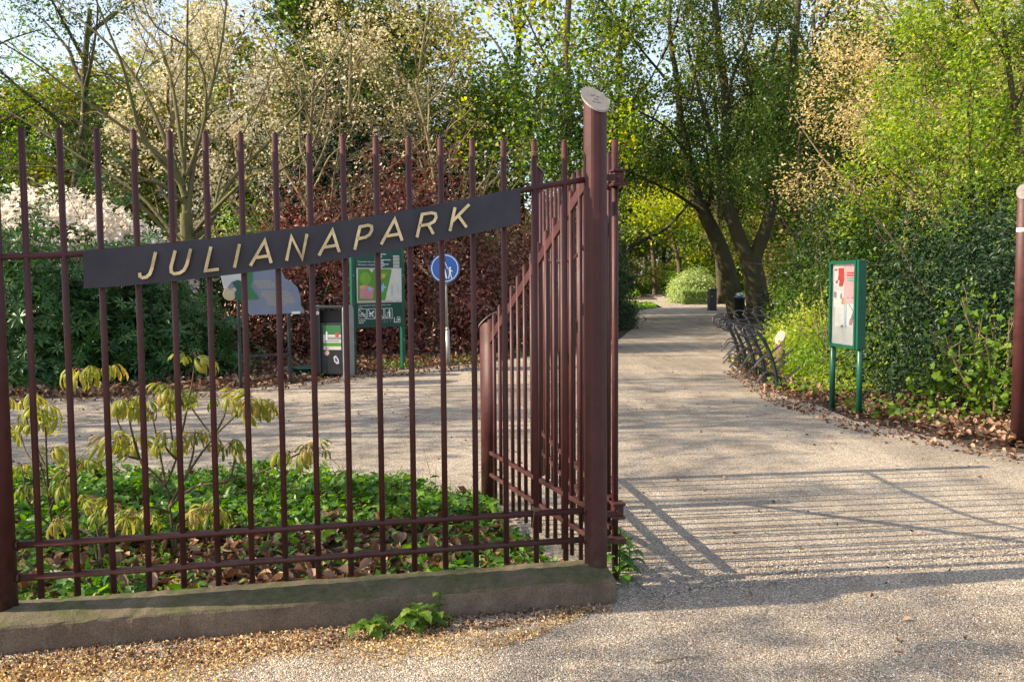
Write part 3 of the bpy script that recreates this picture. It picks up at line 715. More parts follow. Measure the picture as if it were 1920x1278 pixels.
def map_board():
    a = G(664, 700); b = G(756, 692); dx = b-a; W = np.linalg.norm(dx[:2]); rz = math.atan2(dx[1], dx[0])
    root = empty('map_board', a, rz, label='green park map board on two posts to the right of the litter bin', cat='map board')
    I = Matrix.Identity(4)
    for x in (0, W): 
        mb = MB(); mb.box((x, 0, 1.22), (.075, .075, 2.44), None, .008); mb.build('leg', M['green'], root)
    mb = MB(); mb.box((W/2, -.02, 1.62), (W-.08, .045, 1.62), None, .008); pn = mb.build('panel', M['greendark'], root)
    y = .0445; x0, x1 = .06, W-.06; rg = random.Random(3)
    mb = MB(); text_mesh(mb, 'De gemeente heet u welkom.', .037, Matrix.Translation((x0+.03, 0, 1.985)), y); text_mesh(mb, 'Wij wensen u veel plezier.', .037, Matrix.Translation((x0+.03, 0, 1.93)), y)
    for k, wd in enumerate((.16, .07, .07, .05, .26, .10, .10, .21, .12, .07, .22, .25)):
        rect(mb, x1-.47, 2.13-.026*k, x1-.47+wd, 2.142-.026*k, I, y); 
        if k: rect(mb, x1-.16, 2.13-.026*k, x1-.02, 2.142-.026*k, I, y)
    text_mesh(mb, 'In dit park gelden de regels voor de openbare ruimte', .032, Matrix.Translation((x0+.03, 0, 1.205)), y); text_mesh(mb, '(APV)', .032, Matrix.Translation((x0+.03, 0, 1.165)), y)
    for k in range(4):   # pictograms in white frames
        cx = x0+.115+.185*k; cz = 1.06; line(mb, [(cx-.08, cz-.09), (cx+.08, cz-.09), (cx+.08, cz+.09), (cx-.08, cz+.09), (cx-.08, cz-.09)], .008, I, y)
        if k == 0:
            for q in (-.035, .035): line(mb, circ(cx+q, cz-.02, .026, n=10)+[(cx+q+.026, cz-.02)], .008, I, y)
            line(mb, [(cx-.035, cz-.02), (cx, cz+.03), (cx+.035, cz-.02)], .008, I, y); line(mb, [(cx-.075, cz+.085), (cx+.075, cz-.085)], .009, I, y)
        if k == 1:
            flat(mb, [(cx-.045, cz-.01), (cx+.03, cz-.01), (cx+.03, cz+.025), (cx-.045, cz+.025)], I, y)
            for q in (-.04, -.025, .012, .027): line(mb, [(cx+q, cz-.01), (cx+q, cz-.055)], .009, I, y)
            flat(mb, [(cx+.02, cz+.02), (cx+.06, cz+.02), (cx+.05, cz+.05), (cx+.03, cz+.055)], I, y); line(mb, [(cx-.075, cz+.085), (cx+.075, cz-.085)], .009, I, y)
        if k == 2:
            flat(mb, circ(cx-.02, cz, .035, n=12), I, y); line(mb, [(cx-.075, cz+.085), (cx+.075, cz-.085)], .009, I, y)
        if k == 3:
            flat(mb, circ(cx+.02, cz+.06, .014, n=10), I, y); flat(mb, [(cx+.005, cz-.07), (cx+.04, cz-.07), (cx+.04, cz+.04), (cx+.005, cz+.04)], I, y)
            line(mb, [(cx+.01, cz+.03), (cx-.035, cz)], .012, I, y); line(mb, [(cx-.065, cz-.015), (cx-.058, cz-.075), (cx-.028, cz-.075), (cx-.022, cz-.015)], .008, I, y)
    rows(mb, x0+.03, .93, [.14, .10], .013, .033, I, y, rg)
    # shield-and-letter emblem, bottom right
    line(mb, [(x1-.15, .98), (x1-.15, .89), (x1-.105, .89)], .012, I, y); line(mb, [(x1-.09, .97), (x1-.075, .985), (x1-.03, .985), (x1-.02, .89), (x1-.095, .89), (x1-.09, .97)], .009, I, y); flat(mb, circ(x1-.055, .935, .02, n=8), I, y)
    mb.build('lettering', M['white'], pn)
    mb = MB(); rect(mb, x0, 1.26, x1+.02, 1.885, I, y+.001); mp = mb.build('map', M['offwhite'], pn)
    def mpart(nm, mat, polys, yy):
        for p_ in polys: q = MB(); flat(q, p_, I, yy); q.build(nm, M[mat], pn)
    mw = x1+.02-x0; mx = lambda t: x0+mw*t; mz = lambda t: 1.26+.625*t
    A_ = lambda pts: [(mx(p_), mz(q_)) for p_, q_ in pts]
    mpart('map_field', 'mapgreen', [A_([(.02, .06), (.62, .06), (.78, .93), (.76, .97), (.38, .97), (.33, .86), (.27, .97), (.03, .97)])], y+.002)
    mpart('map_field', 'lime', [[(mx(.19)+q*.9, mz(.70)+r_) for q, r_ in circ(0, 0, .125, .115)], A_([(.52, .62), (.70, .86), (.53, .86)])], y+.003)
    mpart('map_quarter', 'rose', [A_([(.06, .12), (.34, .10), (.37, .42), (.20, .52), (.06, .48)])], y+.003)
    mpart('map_quarter', 'orange', [A_([(.54, .74), (.60, .70), (.64, .78), (.58, .84)]), A_([(.06, .42), (.18, .40), (.17, .52), (.08, .50)])], y+.004)
    mpart('map_pond', 'lblue', [A_([(.52, .33), (.57, .30), (.60, .40), (.66, .44), (.60, .48), (.59, .58), (.55, .50), (.51, .44)]), A_([(.24, .35), (.31, .32), (.33, .42), (.25, .44)])], y+.005)
    mpart('map_street', 'rose', [A_([(.01, .02), (.80, .02), (.80, .045), (.01, .045)]), A_([(.01, .975), (.80, .975), (.80, .985), (.01, .985)])], y+.002)
    q = MB(); rg2 = random.Random(8)
    for k in range(9): rect(q, mx(.76), mz(.50-.035*k), mx(.80), mz(.515-.035*k), I, y+.003)
    for k in range(8): rect(q, mx(.90), mz(.46-.028*k), mx(.93), mz(.468-.028*k), I, y+.003)
    rect(q, mx(.86), mz(.03), mx(.95), mz(.045), I, y+.003); q.build('map_key', M['grey'], pn)
    # scrawled marker over the lower edge
    q = MB(); pts = [(x0+.42+.38*t+.02*math.sin(t*37), .925+.038*math.sin(t*31)+.02*math.sin(t*57+1)) for t in np.linspace(0, 1, 60)]
    line(q, pts, .005, I, y+.001); q.build('graffiti', M['grey'], pn)
    q = MB(); rect(q, .045, .98, .095, 1.08, I, .0405); q.build('sticker', M['white'], root)
    for z in (.56, 1.75, 2.30):
        for x in (0, W): q = MB(); q.tube([(x, -.037, z), (x, -.044, z)], .012, 8); q.build('bolt', M['galv'], root)
map_board()

def ped_sign():
    b = G(841, 686); D = b[1]; c = P(834.5, 503, D)
    root = empty('footpath_sign', b, 0, label='round blue footpath sign with white adult and child on a leaning grey pole', cat='road sign')
    t = c-b; mb = MB(); mb.tube([(0, 0, 0), t*.37], .043, 14); mb.tube([t*.37, t*.40], [.043, .026], 14); mb.tube([t*.40, t*1.12], .026, 12); mb.build('pole', M['galv'], root, True)
    Mx = Matrix.Translation(Vector(t)+Vector((0, -.05, 0)))
    R = .285; mb = MB(); mb.prism(circ(0, 0, R, n=48), .018, Mx); ds = mb.build('disc', M['blue'], root)
    mb = MB(); y = .0105; n = 48
    for i in range(n):
        a0, a1 = 2*math.pi*i/n, 2*math.pi*(i+1)/n; flat(mb, [(r_*math.cos(a), r_*math.sin(a)) for r_, a in ((.245, a0), (.258, a0), (.258, a1), (.245, a1))], Mx, y)
    F = lambda pts: flat(mb, pts, Mx, y+.0005)
    F(circ(-.028, .165, .024, .026, 14)); F([(-.055, .135), (-.005, .135), (-.002, .02), (-.05, .02)])
    F([(-.05, .022), (-.026, .022), (-.048, -.195), (-.076, -.195)]); F([(-.026, .022), (-.002, .022), (.045, -.195), (.018, -.195)])
    F([(-.058, .130), (-.045, .135), (-.072, .03), (-.085, .03)]); F([(-.008, .132), (.006, .12), (.062, -.005), (.052, -.015)])
    F(circ(.098, .005, .021, .021, 12)); F([(.080, -.022), (.116, -.022), (.112, -.105), (.082, -.105)]); F([(.082, -.104), (.098, -.104), (.080, -.195), (.062, -.195)]); F([(.098, -.104), (.113, -.104), (.140, -.195), (.122, -.195)])
    F([(.082, -.024), (.052, .002), (.058, -.012), (.085, -.045)]); F([(.114, -.024), (.15, -.06), (.145, -.075), (.112, -.045)])
    mb.build('pictogram', M['white'], ds)
    mb = MB(); [mb.box(t+np.array([0, -.02, z]), (.10, .05, .022), None, .003) for z in (-.12, .12)]; mb.build('bracket', M['galv'], root)
ped_sign()

def litter_bin():
    b = G(626, 706); root = empty('litter_bin', b, math.radians(-9), label='tall anthracite litter bin with pale rounded frame and stickers, left of the map board', cat='litter bin')
    H = 1.235; wd = .61; dp = .42; R3 = None
    # outer hoop frame: rounded rectangle profile seen from the side, as two side cheeks
    def hoop(x, w_):
        pr = [(-dp/2, 0)]+[(-dp/2+.10-.10*math.cos(a), H-.10+.10*math.sin(a)) for a in np.linspace(0, math.pi/2, 7)]+[(dp/2-.10+.10*math.sin(a), H-.10+.10*math.cos(a)) for a in np.linspace(0, math.pi/2, 7)]+[(dp/2, 0)]
        q = MB(); Mx = Matrix.Translation((x, 0, 0)) @ Matrix.Rotation(math.pi/2, 4, 'Z'); q.prism(pr, w_, Mx); return q
    hoop(-wd/2+.03, .06).build('side_cheek', M['binlight'], root); hoop(wd/2-.03, .06).build('side_cheek', M['binlight'], root)
    mb = MB(); mb.box((0, 0, H-.03), (wd-.121, dp*.86, .05), None, .012); lid = mb.build('lid', M['bin'], root)
    mb = MB(); mb.box((0, .02, .06+.88/2), (wd-.121, dp*.84, .88), None, .006); bd = mb.build('body', M['bin'], root)
    mb = MB(); mb.box((0, .06, .06+.88+.1), (wd-.13, dp*.6, .22), None, 0); mb.build('opening', M['black'], root)
    mb = MB(); mb.box((-wd/2+.105, -dp*.42, .62), (.085, .03, 1.14), None, .01); mb.build('corner_strip', M['bin'], root)
    I = Matrix.Identity(4); yf = dp*.42-.02+.003
    q = MB(); rect(q, -.115, .48, .20, .90, I, yf); po = q.build('poster', M['offwhite'], bd)
    q = MB(); rect(q, -.115, .74, .20, .90, I, yf+.001); q.build('poster_picture', M['sage'], po)
    q = MB(); rect(q, -.115, .54, .20, .60, I, yf+.001); q.build('poster_picture', M['mapgreen'], po)
    q = MB(); rect(q, -.05, .655, .20, .70, I, yf+.001); rect(q, -.09, .62, .17, .64, I, yf+.001); q.build('poster_picture', M['grey'], po)
    q = MB(); rect(q, .10, .70, .16, .77, I, yf+.002); q.build('poster_picture', M['red'], po); q = MB(); rect(q, -.07, .50, -.03, .52, I, yf+.001); q.build('poster_emblem', M['red'], po)
    q = MB(); flat(q, [(-.07, .64), (-.04, .64), (-.04, .78), (-.055, .80), (-.07, .78)], I, yf+.002); q.build('poster_picture', M['white'], po)
    q = MB(); flat(q, circ(-.055, .425, .045), I, yf); s_ = q.build('round_sticker', M['offwhite'], bd); q = MB(); line(q, circ(-.055, .425, .036, n=14)+[(-.019, .425)], .008, I, yf+.001); line(q, [(-.08, .45), (-.03, .40)], .008, I, yf+.001); q.build('sticker_print', M['red'], s_)
    q = MB(); flat(q, [(.06, .36), (.10, .385), (.15, .32), (.16, .25), (.12, .23), (.07, .28)], I, yf); s_ = q.build('odd_sticker', M['offwhite'], bd); q = MB(); flat(q, [(.085, .34), (.11, .35), (.135, .29), (.13, .265), (.09, .29)], I, yf+.001); q.build('sticker_print', M['blue'], s_)
    q = MB(); flat(q, circ(-wd/2+.105, 1.11, .032), I, dp*.42+.017); s_ = q.build('round_sticker', M['white'], root); q = MB(); line(q, circ(-wd/2+.105, 1.11, .024, n=14)+[(-wd/2+.129, 1.11)], .005, I, dp*.42+.018); flat(q, [(-wd/2+.10, 1.10), (-wd/2+.11, 1.10), (-wd/2+.112, 1.125), (-wd/2+.098, 1.125)], I, dp*.42+.018); q.build('sticker_print', M['black'], s_)
litter_bin()
def tub():
    b = G(583, 704); root = empty('planter_tub', b, .1, label='low dark green tub on the ground just left of the litter bin', cat='tub')
    n = 24; mb = MB(); prof = [(.27, 0), (.30, .05), (.31, .12), (.335, .125), (.335, .16), (.31, .165), (.29, .16), (.27, .10)]
    vs = [(r_*math.cos(2*math.pi*k/n), r_*.7*math.sin(2*math.pi*k/n), z) for r_, z in prof for k in range(n)]; m_ = len(prof)
    mb.add(vs, [(i*n+k, i*n+(k+1) % n, (i+1)*n+(k+1) % n, (i+1)*n+k) for i in range(m_-1) for k in range(n)]+[tuple(range((m_-1)*n, m_*n))[::-1]])
    mb.build('bowl', M['greendark'], root, True)
    mb = MB(); mb.box((0, 0, .02), (.45, .3, .04), None, .01); mb.build('foot', M['black'], root)
tub()

def info_board():
    a = G(453, 727); b = G(546, 719); dx = b-a; W = np.linalg.norm(dx[:2]); rz = math.atan2(dx[1], dx[0]); D = (a[1]+b[1])/2
    root = empty('information_board', a, rz, label='grey-blue cut-out information board with ochre print on two dark legs behind the railing', cat='information board')
    sc = D/FPX; I = Matrix.Identity(4); eyez = lambda py: EYE-(py-531)*sc; xx = lambda px: (px-453)*W/93.0
    for x, zt in ((0, 1.72), (W, 1.29)):
        mb = MB(); mb.box((x, .03, zt/2), (.045, .045, zt), None, .004); mb.build('leg', M['bin'], root)
    mb = MB(); mb.box((W/2, .03, eyez(664)), (W-.045, .03, .035), None, .003); mb.build('crossbar', M['bin'], root)
    poly = [(471, 587), (575, 586), (573, 578), (568, 572), (567, 553), (562, 537), (551, 526), (538, 519), (533, 507), (520, 497), (470, 480), (447, 478), (440, 505), (452, 545)]
    mb = MB(); mb.prism([(xx(x), eyez(y)) for x, y in poly], .012, Matrix.Translation((0, -.01, 0))); pn = mb.build('panel', M['panel'], root)
    def part(nm, mat, poly, y): q = MB(); q.prism([(xx(x), eyez(y_)) for x, y_ in poly], .006, Matrix.Translation((0, -y, 0))); return q.build(nm, M[mat], pn)
    part('white_cutout', 'offwhite', [(418, 500), (460, 498), (463, 530), (452, 548), (437, 546), (426, 538)], .020)
    part('beige_disc', 'beige', [(x, y) for x, y in circ(435, 548, 11.5, 11.5, 20)], .027)
    part('green_figure', 'sage', [(459, 490), (477, 490), (477, 522), (473, 533), (478, 543), (486, 552), (487, 557), (460, 557), (456, 540), (463, 530)], .034)
    part('blue_shape', 'panel', [(432, 535), (440, 525), (448, 527), (446, 534), (436, 541)], .027)
    part('dark_green_figure', 'green', [(440, 526), (449, 522), (462, 526), (463, 560), (445, 558), (444, 545), (448, 540)], .041)
    rg = random.Random(5); q = MB()
    for py, x0, x1 in [(525, 481, 514), (529, 481, 530), (533, 484, 538), (537, 486, 530), (545, 494, 546), (549, 492, 553), (553, 494, 552), (557, 499, 557), (561, 502, 560), (565, 503, 560), (569, 505, 542)]:
        rows(q, xx(x0), eyez(py), [(x1-x0)*sc], .012, .02, I, .0165, rg)
    q.build('lettering', M['goldtxt'], pn)
    q = MB(); rect(q, xx(549), eyez(587.5), xx(566), eyez(582.5), I, .0165); q.build('small_plate', M['white'], pn)
info_board()

def notice_case():
    a = G(1557, 768); b = G(1607, 783); dx = b-a; W = np.linalg.norm(dx[:2]); rz = math.atan2(dx[1], dx[0])
    root = empty('notice_case', a, rz, label='green glazed notice case on two posts with pink and red posters beside the right hedge', cat='notice board')
    I = Matrix.Identity(4); H = 1.83
    for x in (0, W): mb = MB(); mb.tube([(x, .02, 0), (x, .02, H-.86)], .034, 14); mb.build('leg', M['green'], root, True)
    z0, z1 = .80, 1.83; y0 = -.055
    mb = MB(); mb.box((W/2, .04, (z0+z1)/2), (W-.03, .05, z1-z0-.02), None, .006); mb.build('back_box', M['green'], root)
    mb = MB(); mb.box((W+.015, .015, (z0+z1)/2), (.045, .10, z1-z0+.01), None, .004); mb.build('side_channel', M['green'], root)
    f = MB(); fw = .035
    f.box((W/2-.005, -.02, z1-fw/2), (W-.01, .05, fw)); f.box((W/2-.005, -.02, z0+fw/2), (W-.01, .05, fw)); f.box((fw/2, -.02, (z0+z1)/2), (fw, .05, z1-z0-2*fw)); f.box((W-.01-fw/2, -.02, (z0+z1)/2), (fw, .05, z1-z0-2*fw))
    fr = f.build('frame', M['green'], root)
    X0, X1, Z0, Z1 = .03, W-.04, z0+fw, z1-fw; w_ = X1-X0; h_ = Z1-Z0; y = -.008
    mb = MB(); rect(mb, X0, Z0, X1, Z1, I, -y-.0); bk = mb.build('backing', M['offwhite'], root)
    ax = lambda t: X0+w_*t; az = lambda t: Z0+h_*t
    def pl(nm, mat, polys, dy, par=bk): q = MB(); [flat(q, [(ax(p_), az(r_)) for p_, r_ in po], I, -y+dy) for po in polys]; return q.build(nm, M[mat], par)
    pa = pl('poster', 'pink', [[(.52, .52), (.98, .52), (.98, .985), (.52, .985)]], .002)
    pb = pl('poster', 'white', [[(.06, .46), (.50, .46), (.50, .97), (.06, .97)]], .002)
    pl('poster_print', 'red', [[(.28, .72), (.30, .80), (.24, .80), (.22, .76), (.14, .76), (.14, .79), (.22, .80), (.26, .86), (.25, .95), (.48, .95), (.50, .80), (.44, .72)], [(.60, .875), (.94, .875), (.94, .895), (.60, .895)], [(.60, .845), (.94, .845), (.94, .865), (.60, .865)], [(.08, .92), (.2, .92), (.2, .94), (.08, .94)]], .004)
    pl('poster_print', 'teal', [[(.58, .815), (.95, .815), (.95, .83), (.58, .83)], [(.62, .785), (.90, .785), (.90, .80), (.62, .80)]], .004)
    pl('poster_print', 'rose', [[(.6, .75-.028*k), (.93, .75-.028*k), (.93, .753-.028*k), (.6, .753-.028*k)] for k in range(6)]+[[(.62, .575), (.72, .575), (.72, .59), (.62, .59)], [(.8, .575), (.9, .575), (.9, .59), (.8, .59)]], .004)
    pl('poster', 'orange', [[(.40, .50), (.52, .50), (.52, .58), (.40, .58)]], .003)
    pc = pl('poster', 'white', [[(.14, .22), (.50, .22), (.50, .46), (.14, .46)]], .001)
    pd = pl('poster', 'lblue', [[(.55, .20), (.62, .20), (.66, .52), (.60, .52)]], .003); pl('poster', 'white', [[(.62, .24), (.95, .22), (.98, .51), (.62, .51)]], .0035)
    pl('poster_print', 'grey', [[(.70, .50), (.92, .40), (.92, .42), (.70, .515)], [(.74, .28), (.84, .28), (.98, .40), (.97, .47), (.88, .42)], [(.06, .59), (.18, .57), (.20, .64), (.08, .66)], [(.34, .57), (.42, .57), (.42, .63), (.36, .63)]]+[[(.16, .44-.024*k), (.45-.06*(k % 3), .44-.024*k), (.45-.06*(k % 3), .4425-.024*k), (.16, .4425-.024*k)] for k in range(8)]+[[(.10, .72-.02*k), (.42-.05*(k % 2), .72-.02*k), (.42-.05*(k % 2), .7225-.02*k), (.10, .7225-.02*k)] for k in range(3)], .005)
    pl('poster_print', 'rose', [[(.72, .25), (.84, .24), (.90, .30), (.76, .33)]], .006); pl('poster_print', 'mapgreen', [[(.36, .215), (.48, .215), (.48, .235), (.40, .24)]], .004)
    g, n, bs = newmat('case_glass'); bs.inputs['Transmission Weight'].default_value = 1; bs.inputs['Roughness'].default_value = .08; bs.inputs['IOR'].default_value = 1.05; bs.inputs['Base Color'].default_value = (.95, .97, .96, 1)
    mb = MB(); rect(mb, X0, Z0, X1, Z1, I, .030); mb.build('glass', g, root)
notice_case()

def stump():
    b = G(1462, 673); b = P(1462, 660, 15.2); b[2] = 0; root = empty('marker_post', b, 0, label='short round timber post with pale slanted top in the sunny shrubs', cat='wooden post')
    zt = .62; mb = MB(); slant_post(mb, (0, 0), .085, -.05, zt, (.9, 1.0), 20); p = mb.build('timber', M['wood'], root, True)
    slant_cap((0, 0), .084, zt, (.9, 1.0), M['cutwood'], root, .006, 20, False)
stump()

# ================================================================== BIKE RACKS
def make_rack():
    root = empty('bicycle_rack', (0, 0, 0))
    st = smooth_path([(0.04, 0, -.05), (.02, 0, .12), (-.03, 0, .38), (-.12, 0, .62), (-.215, 0, .79), (-.30, 0, .875)], 4)
    mb = MB(); mb.tube(st, [.038-.016*i/(len(st)-1) for i in range(len(st))], 10); mb.build('stem', M['rack'], root, True)
    # head loop: a teardrop ring lying forward
    ring = []
    for a in np.linspace(-.25, 2*math.pi+.25, 22): ring.append((-.47-.14*math.cos(a+math.pi)*-1*1.0, .085*math.sin(a)*1.0, .885+.045*math.cos(a)))
    ring = [(-.33+.155*math.cos(a), .035*math.sin(a), .845+.10*math.sin(a)-.03*math.cos(a)) for a in np.linspace(.5, 2*math.pi-.35, 24)]
    mb = MB(); mb.tube(ring, .0125, 8); mb.build('head_loop', M['rack'], root, True)
    def loop(start, mid, end, w_=.036):
        pts = smooth_path([start, mid, end], 5); up = [(p[0], p[1]+w_*min(1, (i+1)/4), p[2]) for i, p in enumerate(pts)]; dn = [(p[0], p[1]-w_*min(1, (i+1)/4), p[2]) for i, p in enumerate(pts)]
        t = MB(); t.tube(up+[(end[0]+(end[0]-mid[0])*.12, end[1], end[2]+(end[2]-mid[2])*.12)]+dn[::-1], .0095, 6); t.build('wheel_holder', M['rack'], root, True)
    loop((.0, 0, .20), (-.13, 0, .27), (-.27, 0, .12), .03); loop((-.05, 0, .44), (-.17, 0, .49), (-.31, 0, .34), .03)
    loop((.08, 0, .10), (.20, 0, .20), (.34, 0, .33), .026); loop((-.01, 0, .40), (.11, 0, .48), (.24, 0, .59), .026)
    mb = MB(); mb.tube(smooth_path([(.02, 0, .20), (.075, 0, .17), (.095, 0, .0), (.095, 0, -.05)], 4), .017, 8); mb.build('stay', M['rack'], root, True)
    return root
RK = [(3.86, 12.85, 0), (3.92, 13.65, .05), (3.99, 14.45, .02), (4.06, 15.25, .08), (4.16, 16.1, .05), (4.38, 17.0, -.1), (4.90, 18.2, -.25), (5.40, 19.4, -.3), (5.85, 20.3, -.35), (6.45, 21.7, -.4)]
RLAB = ['nearest curved dark bicycle stand at the front end of the rack', 'curved dark bicycle stand just behind the nearest one', 'curved dark bicycle stand third from the front of the rack', 'curved dark bicycle stand fourth from the front of the rack',
        'curved dark bicycle stand leaning furthest over the path, with a sunlit foot', 'curved bicycle stand just beyond the one leaning furthest over the path', 'curved bicycle stand fourth from the back, half hidden by nearer stands', 'curved bicycle stand third from the back against the dark trunk', 'second from the back of the curved bicycle stands', 'furthest curved bicycle stand at the back end of the rack']
rk = make_rack(); kids = list(rk.children)
for i, (x, y, a) in enumerate(RK):
    if i == 0: r_ = rk
    else:
        r_ = rk.copy(); COL.objects.link(r_)
        for c in kids: q = c.copy(); q.parent = r_; COL.objects.link(q)
    r_.location = (x, y, 0); r_.rotation_euler = (0, 0, a); tag(r_, RLAB[i], 'bicycle stand', 'curved bicycle stands beside the path')
# ================================================================== VEGETATION
def PX(lst, D, dd=0.0, rng=None):
    """limb through photo positions; D distance (m) and drift in depth so that the crown is round"""
    n = len(lst); return [P(x, y, D+dd*(i/(n-1))) for i, (x, y) in enumerate(lst)]
def ground_at(px, D): q = P(px, 600, D); return np.array([q[0], D, 0.0])

# --- multi-stemmed bare-ish tree left of centre (about 19 m away)
D = 18.5; b0 = ground_at(370, D)
prm = dict(kids=[0, 6, 7, 7], len=[0, .6, 1.0, 1.7], ang=42, lift=.08, up=.03, rf=.5, wob=.17, tl=3)
limbs = [([b0+np.array([0, 0, -.1]), P(367, 600, D), P(362, 530, D), P(352, 455, D), P(349, 400, D)], .155, .125, -1, 0)]
for pts, dd, r, lv in [
    ([(349, 405), (343, 340), (346, 290), (350, 120), (352, 0), (356, -160)], 0.3, .075, 3),
    ([(352, 400), (366, 290), (395, 170), (415, 80), (425, 0), (440, -120)], 1.2, .070, 3),
    ([(347, 370), (305, 250), (262, 160), (200, 80), (105, 0), (30, -70)], 1.0, .065, 3),
    ([(345, 350), (270, 260), (245, 180), (225, 110), (180, 0), (150, -90)], -1.2, .065, 3),
    ([(343, 345), (310, 300), (240, 245), (140, 175), (60, 115), (-30, 60)], -.8, .060, 3),
    ([(345, 380), (300, 345), (245, 325), (170, 245), (80, 190), (-40, 120)], -1.6, .055, 3),
    ([(355, 450), (385, 430), (430, 345), (480, 290), (560, 210), (640, 90), (680, 0)], 1.0, .060, 3),
    ([(360, 440), (400, 395), (470, 330), (520, 322), (590, 272), (660, 220)], -1.5, .050, 3),
    ([(347, 330), (325, 170), (300, 90), (260, 40), (235, -30)], 1.5, .050, 3),
    ([(350, 330), (385, 220), (372, 110), (292, 50), (268, 0)], -1.0, .045, 3),
    ([(350, 470), (310, 420), (255, 360), (160, 300), (60, 235), (-20, 190)], .6, .055, 3),
    ([(352, 490), (280, 400), (190, 330), (90, 312), (-20, 318)], -1.4, .045, 2),
    ([(355, 480), (395, 420), (415, 330), (450, 260), (500, 160), (520, 60)], 2.0, .045, 3)]:
    limbs.append((PX(pts, D, dd), r, .010, lv-1, .2))
tree('multi_stem_tree', 'many-stemmed young tree with olive bark and few fresh leaves behind the word JULIANA', 'tree', b0, limbs, prm, M['bark_olive'],
     [('leaves', TD, 1, .07, .07, M['L_olive'], .45), ('blossoms', TB, 1, .06, .05, M['L_white'], .08)], 11)

# --- generic crown builder: trunk + limbs made by the grower, everything in metres
def wild(name, label, cat, px, D, height, spread, r, seed, bark, leaves, kids=(0, 4, 5, 6), n_limb=6, fork=.3, lean=(0, 0), ll=(0, .6, 1.1, 2.0), prm=None, group=None, base=None):
    rng = np.random.default_rng(seed); b = ground_at(px, D) if base is None else np.array(base, float)
    tp = wig(b+np.array([0, 0, -.1]), (lean[0], lean[1], 1), height*.9, 6, rng, .05)
    limbs = [(tp, r, r*.25, -1, 0)]
    for i in range(n_limb):
        t = fork+(.92-fork)*i/max(1, n_limb-1); q, tg = along(tp, t); a = i*2.4+rng.random(); dn = np.array([math.cos(a), math.sin(a), .55+.7*t])
        L = spread*(1.1-.55*t)*(.8+.4*rng.random()); limbs.append((wig(q, dn, L, 5, rng, .12, .03), r*(.5-.2*t), .012, 2, .15))
    p = dict(kids=list(kids), len=list(ll), ang=45, lift=.08, up=.03, rf=.5, wob=.18, tl=3)
    if prm: p.update(prm)
    return tree(name, label, cat, b, limbs, p, M[bark], leaves, seed+1, group)

LV = lambda T, c, s, z, m_, k=1.0, n='leaves': (n, T, c, s, z, M[m_], k)
# --- left background
wild('ivy_clad_tree', 'dark-trunked tree with thin green foliage at the far upper left', 'tree', 115, 26, 11, 4.6, .24, 21, 'bark_dark', [LV(TD, 14, .20, .11, 'L_mid', .8)], n_limb=9, lean=(.03, 0))
wild('leafy_tree', 'light green tree at the left edge behind the pale blossom shrub', 'tree', -60, 24, 9, 4.2, .2, 22, 'bark_dark', [LV(TD, 14, .22, .10, 'L_green', .8)], n_limb=9, fork=.15)
wild('blossom_tree', 'white blossoming tree rising behind the many-stemmed tree', 'tree', 340, 27, 10.5, 4.4, .16, 23, 'bark_tan', [LV(TB, 14, .20, .075, 'L_white', .85, 'blossoms'), LV(TD, 3, .26, .10, 'L_olive', .6)], n_limb=11, fork=.1, group=None)
wild('blossom_tree', 'cream blossoming tree with tan twigs above the dark conifer', 'tree', 640, 32, 11.5, 4.6, .16, 24, 'bark_tan', [LV(TB, 7, .22, .08, 'L_white', .55, 'blossoms'), LV(TD, 7, .26, .085, 'L_olive', .8), LV(TD, 4, .26, .075, 'L_tan', .6, 'catkins')], n_limb=12, fork=.3)
wild('blossom_tree', 'thin blossoming tree at the top between the dark conifer and the yellow maple', 'tree', 790, 33, 13, 4.2, .15, 25, 'bark_tan', [LV(TB, 6, .24, .08, 'L_white', .35, 'blossoms'), LV(TD, 9, .26, .09, 'L_olive', .9)], n_limb=10, fork=.35)
wild('blossom_tree', 'wide cream blossoming tree filling the sky between the many-stemmed tree and the dark conifer', 'tree', 480, 33, 12.5, 4.8, .16, 28, 'bark_tan', [LV(TB, 8, .20, .08, 'L_white', .55, 'blossoms'), LV(TD, 6, .24, .085, 'L_olive', .7), LV(TD, 4, .24, .09, 'L_mid', .6)], n_limb=12, fork=.35)
wild('twiggy_tree', 'open tan-twigged tree with pale flower tufts in front of the dark conifer', 'tree', 600, 21, 7.4, 3.6, .10, 26, 'bark_tan', [LV(TB, 2, .08, .06, 'L_white', .13, 'blossoms'), LV(TD, 2, .08, .065, 'L_olive', .18)], n_limb=15, fork=.2, kids=(0, 5, 6, 7), prm=dict(wob=.25))
wild('twiggy_tree', 'open twiggy tree with yellow-green tufts above the blue footpath sign', 'tree', 815, 23, 7.6, 3.4, .10, 27, 'bark_tan', [LV(TB, 2, .08, .06, 'L_white', .12, 'blossoms'), LV(TD, 3, .08, .07, 'L_olive', .25)], n_limb=14, fork=.2, kids=(0, 5, 6, 7), prm=dict(wob=.25))
bush('evergreen_tree', 'big dark conifer behind the tan-twigged tree', 'conifer', ground_at(655, 25.5), (3.1, 2.2, 5.9), 2300, 26, .16, .14, TD, 'L_conifer', 31, .45, 6, 'bark_dark', lname='foliage')
bush('evergreen_tree', 'smaller dark conifer behind the top of the copper-leaved shrub', 'conifer', ground_at(810, 26.5), (2.1, 1.9, 5.6), 1200, 24, .16, .14, TD, 'L_conifer', 32, .45, 5, 'bark_dark', lname='foliage')

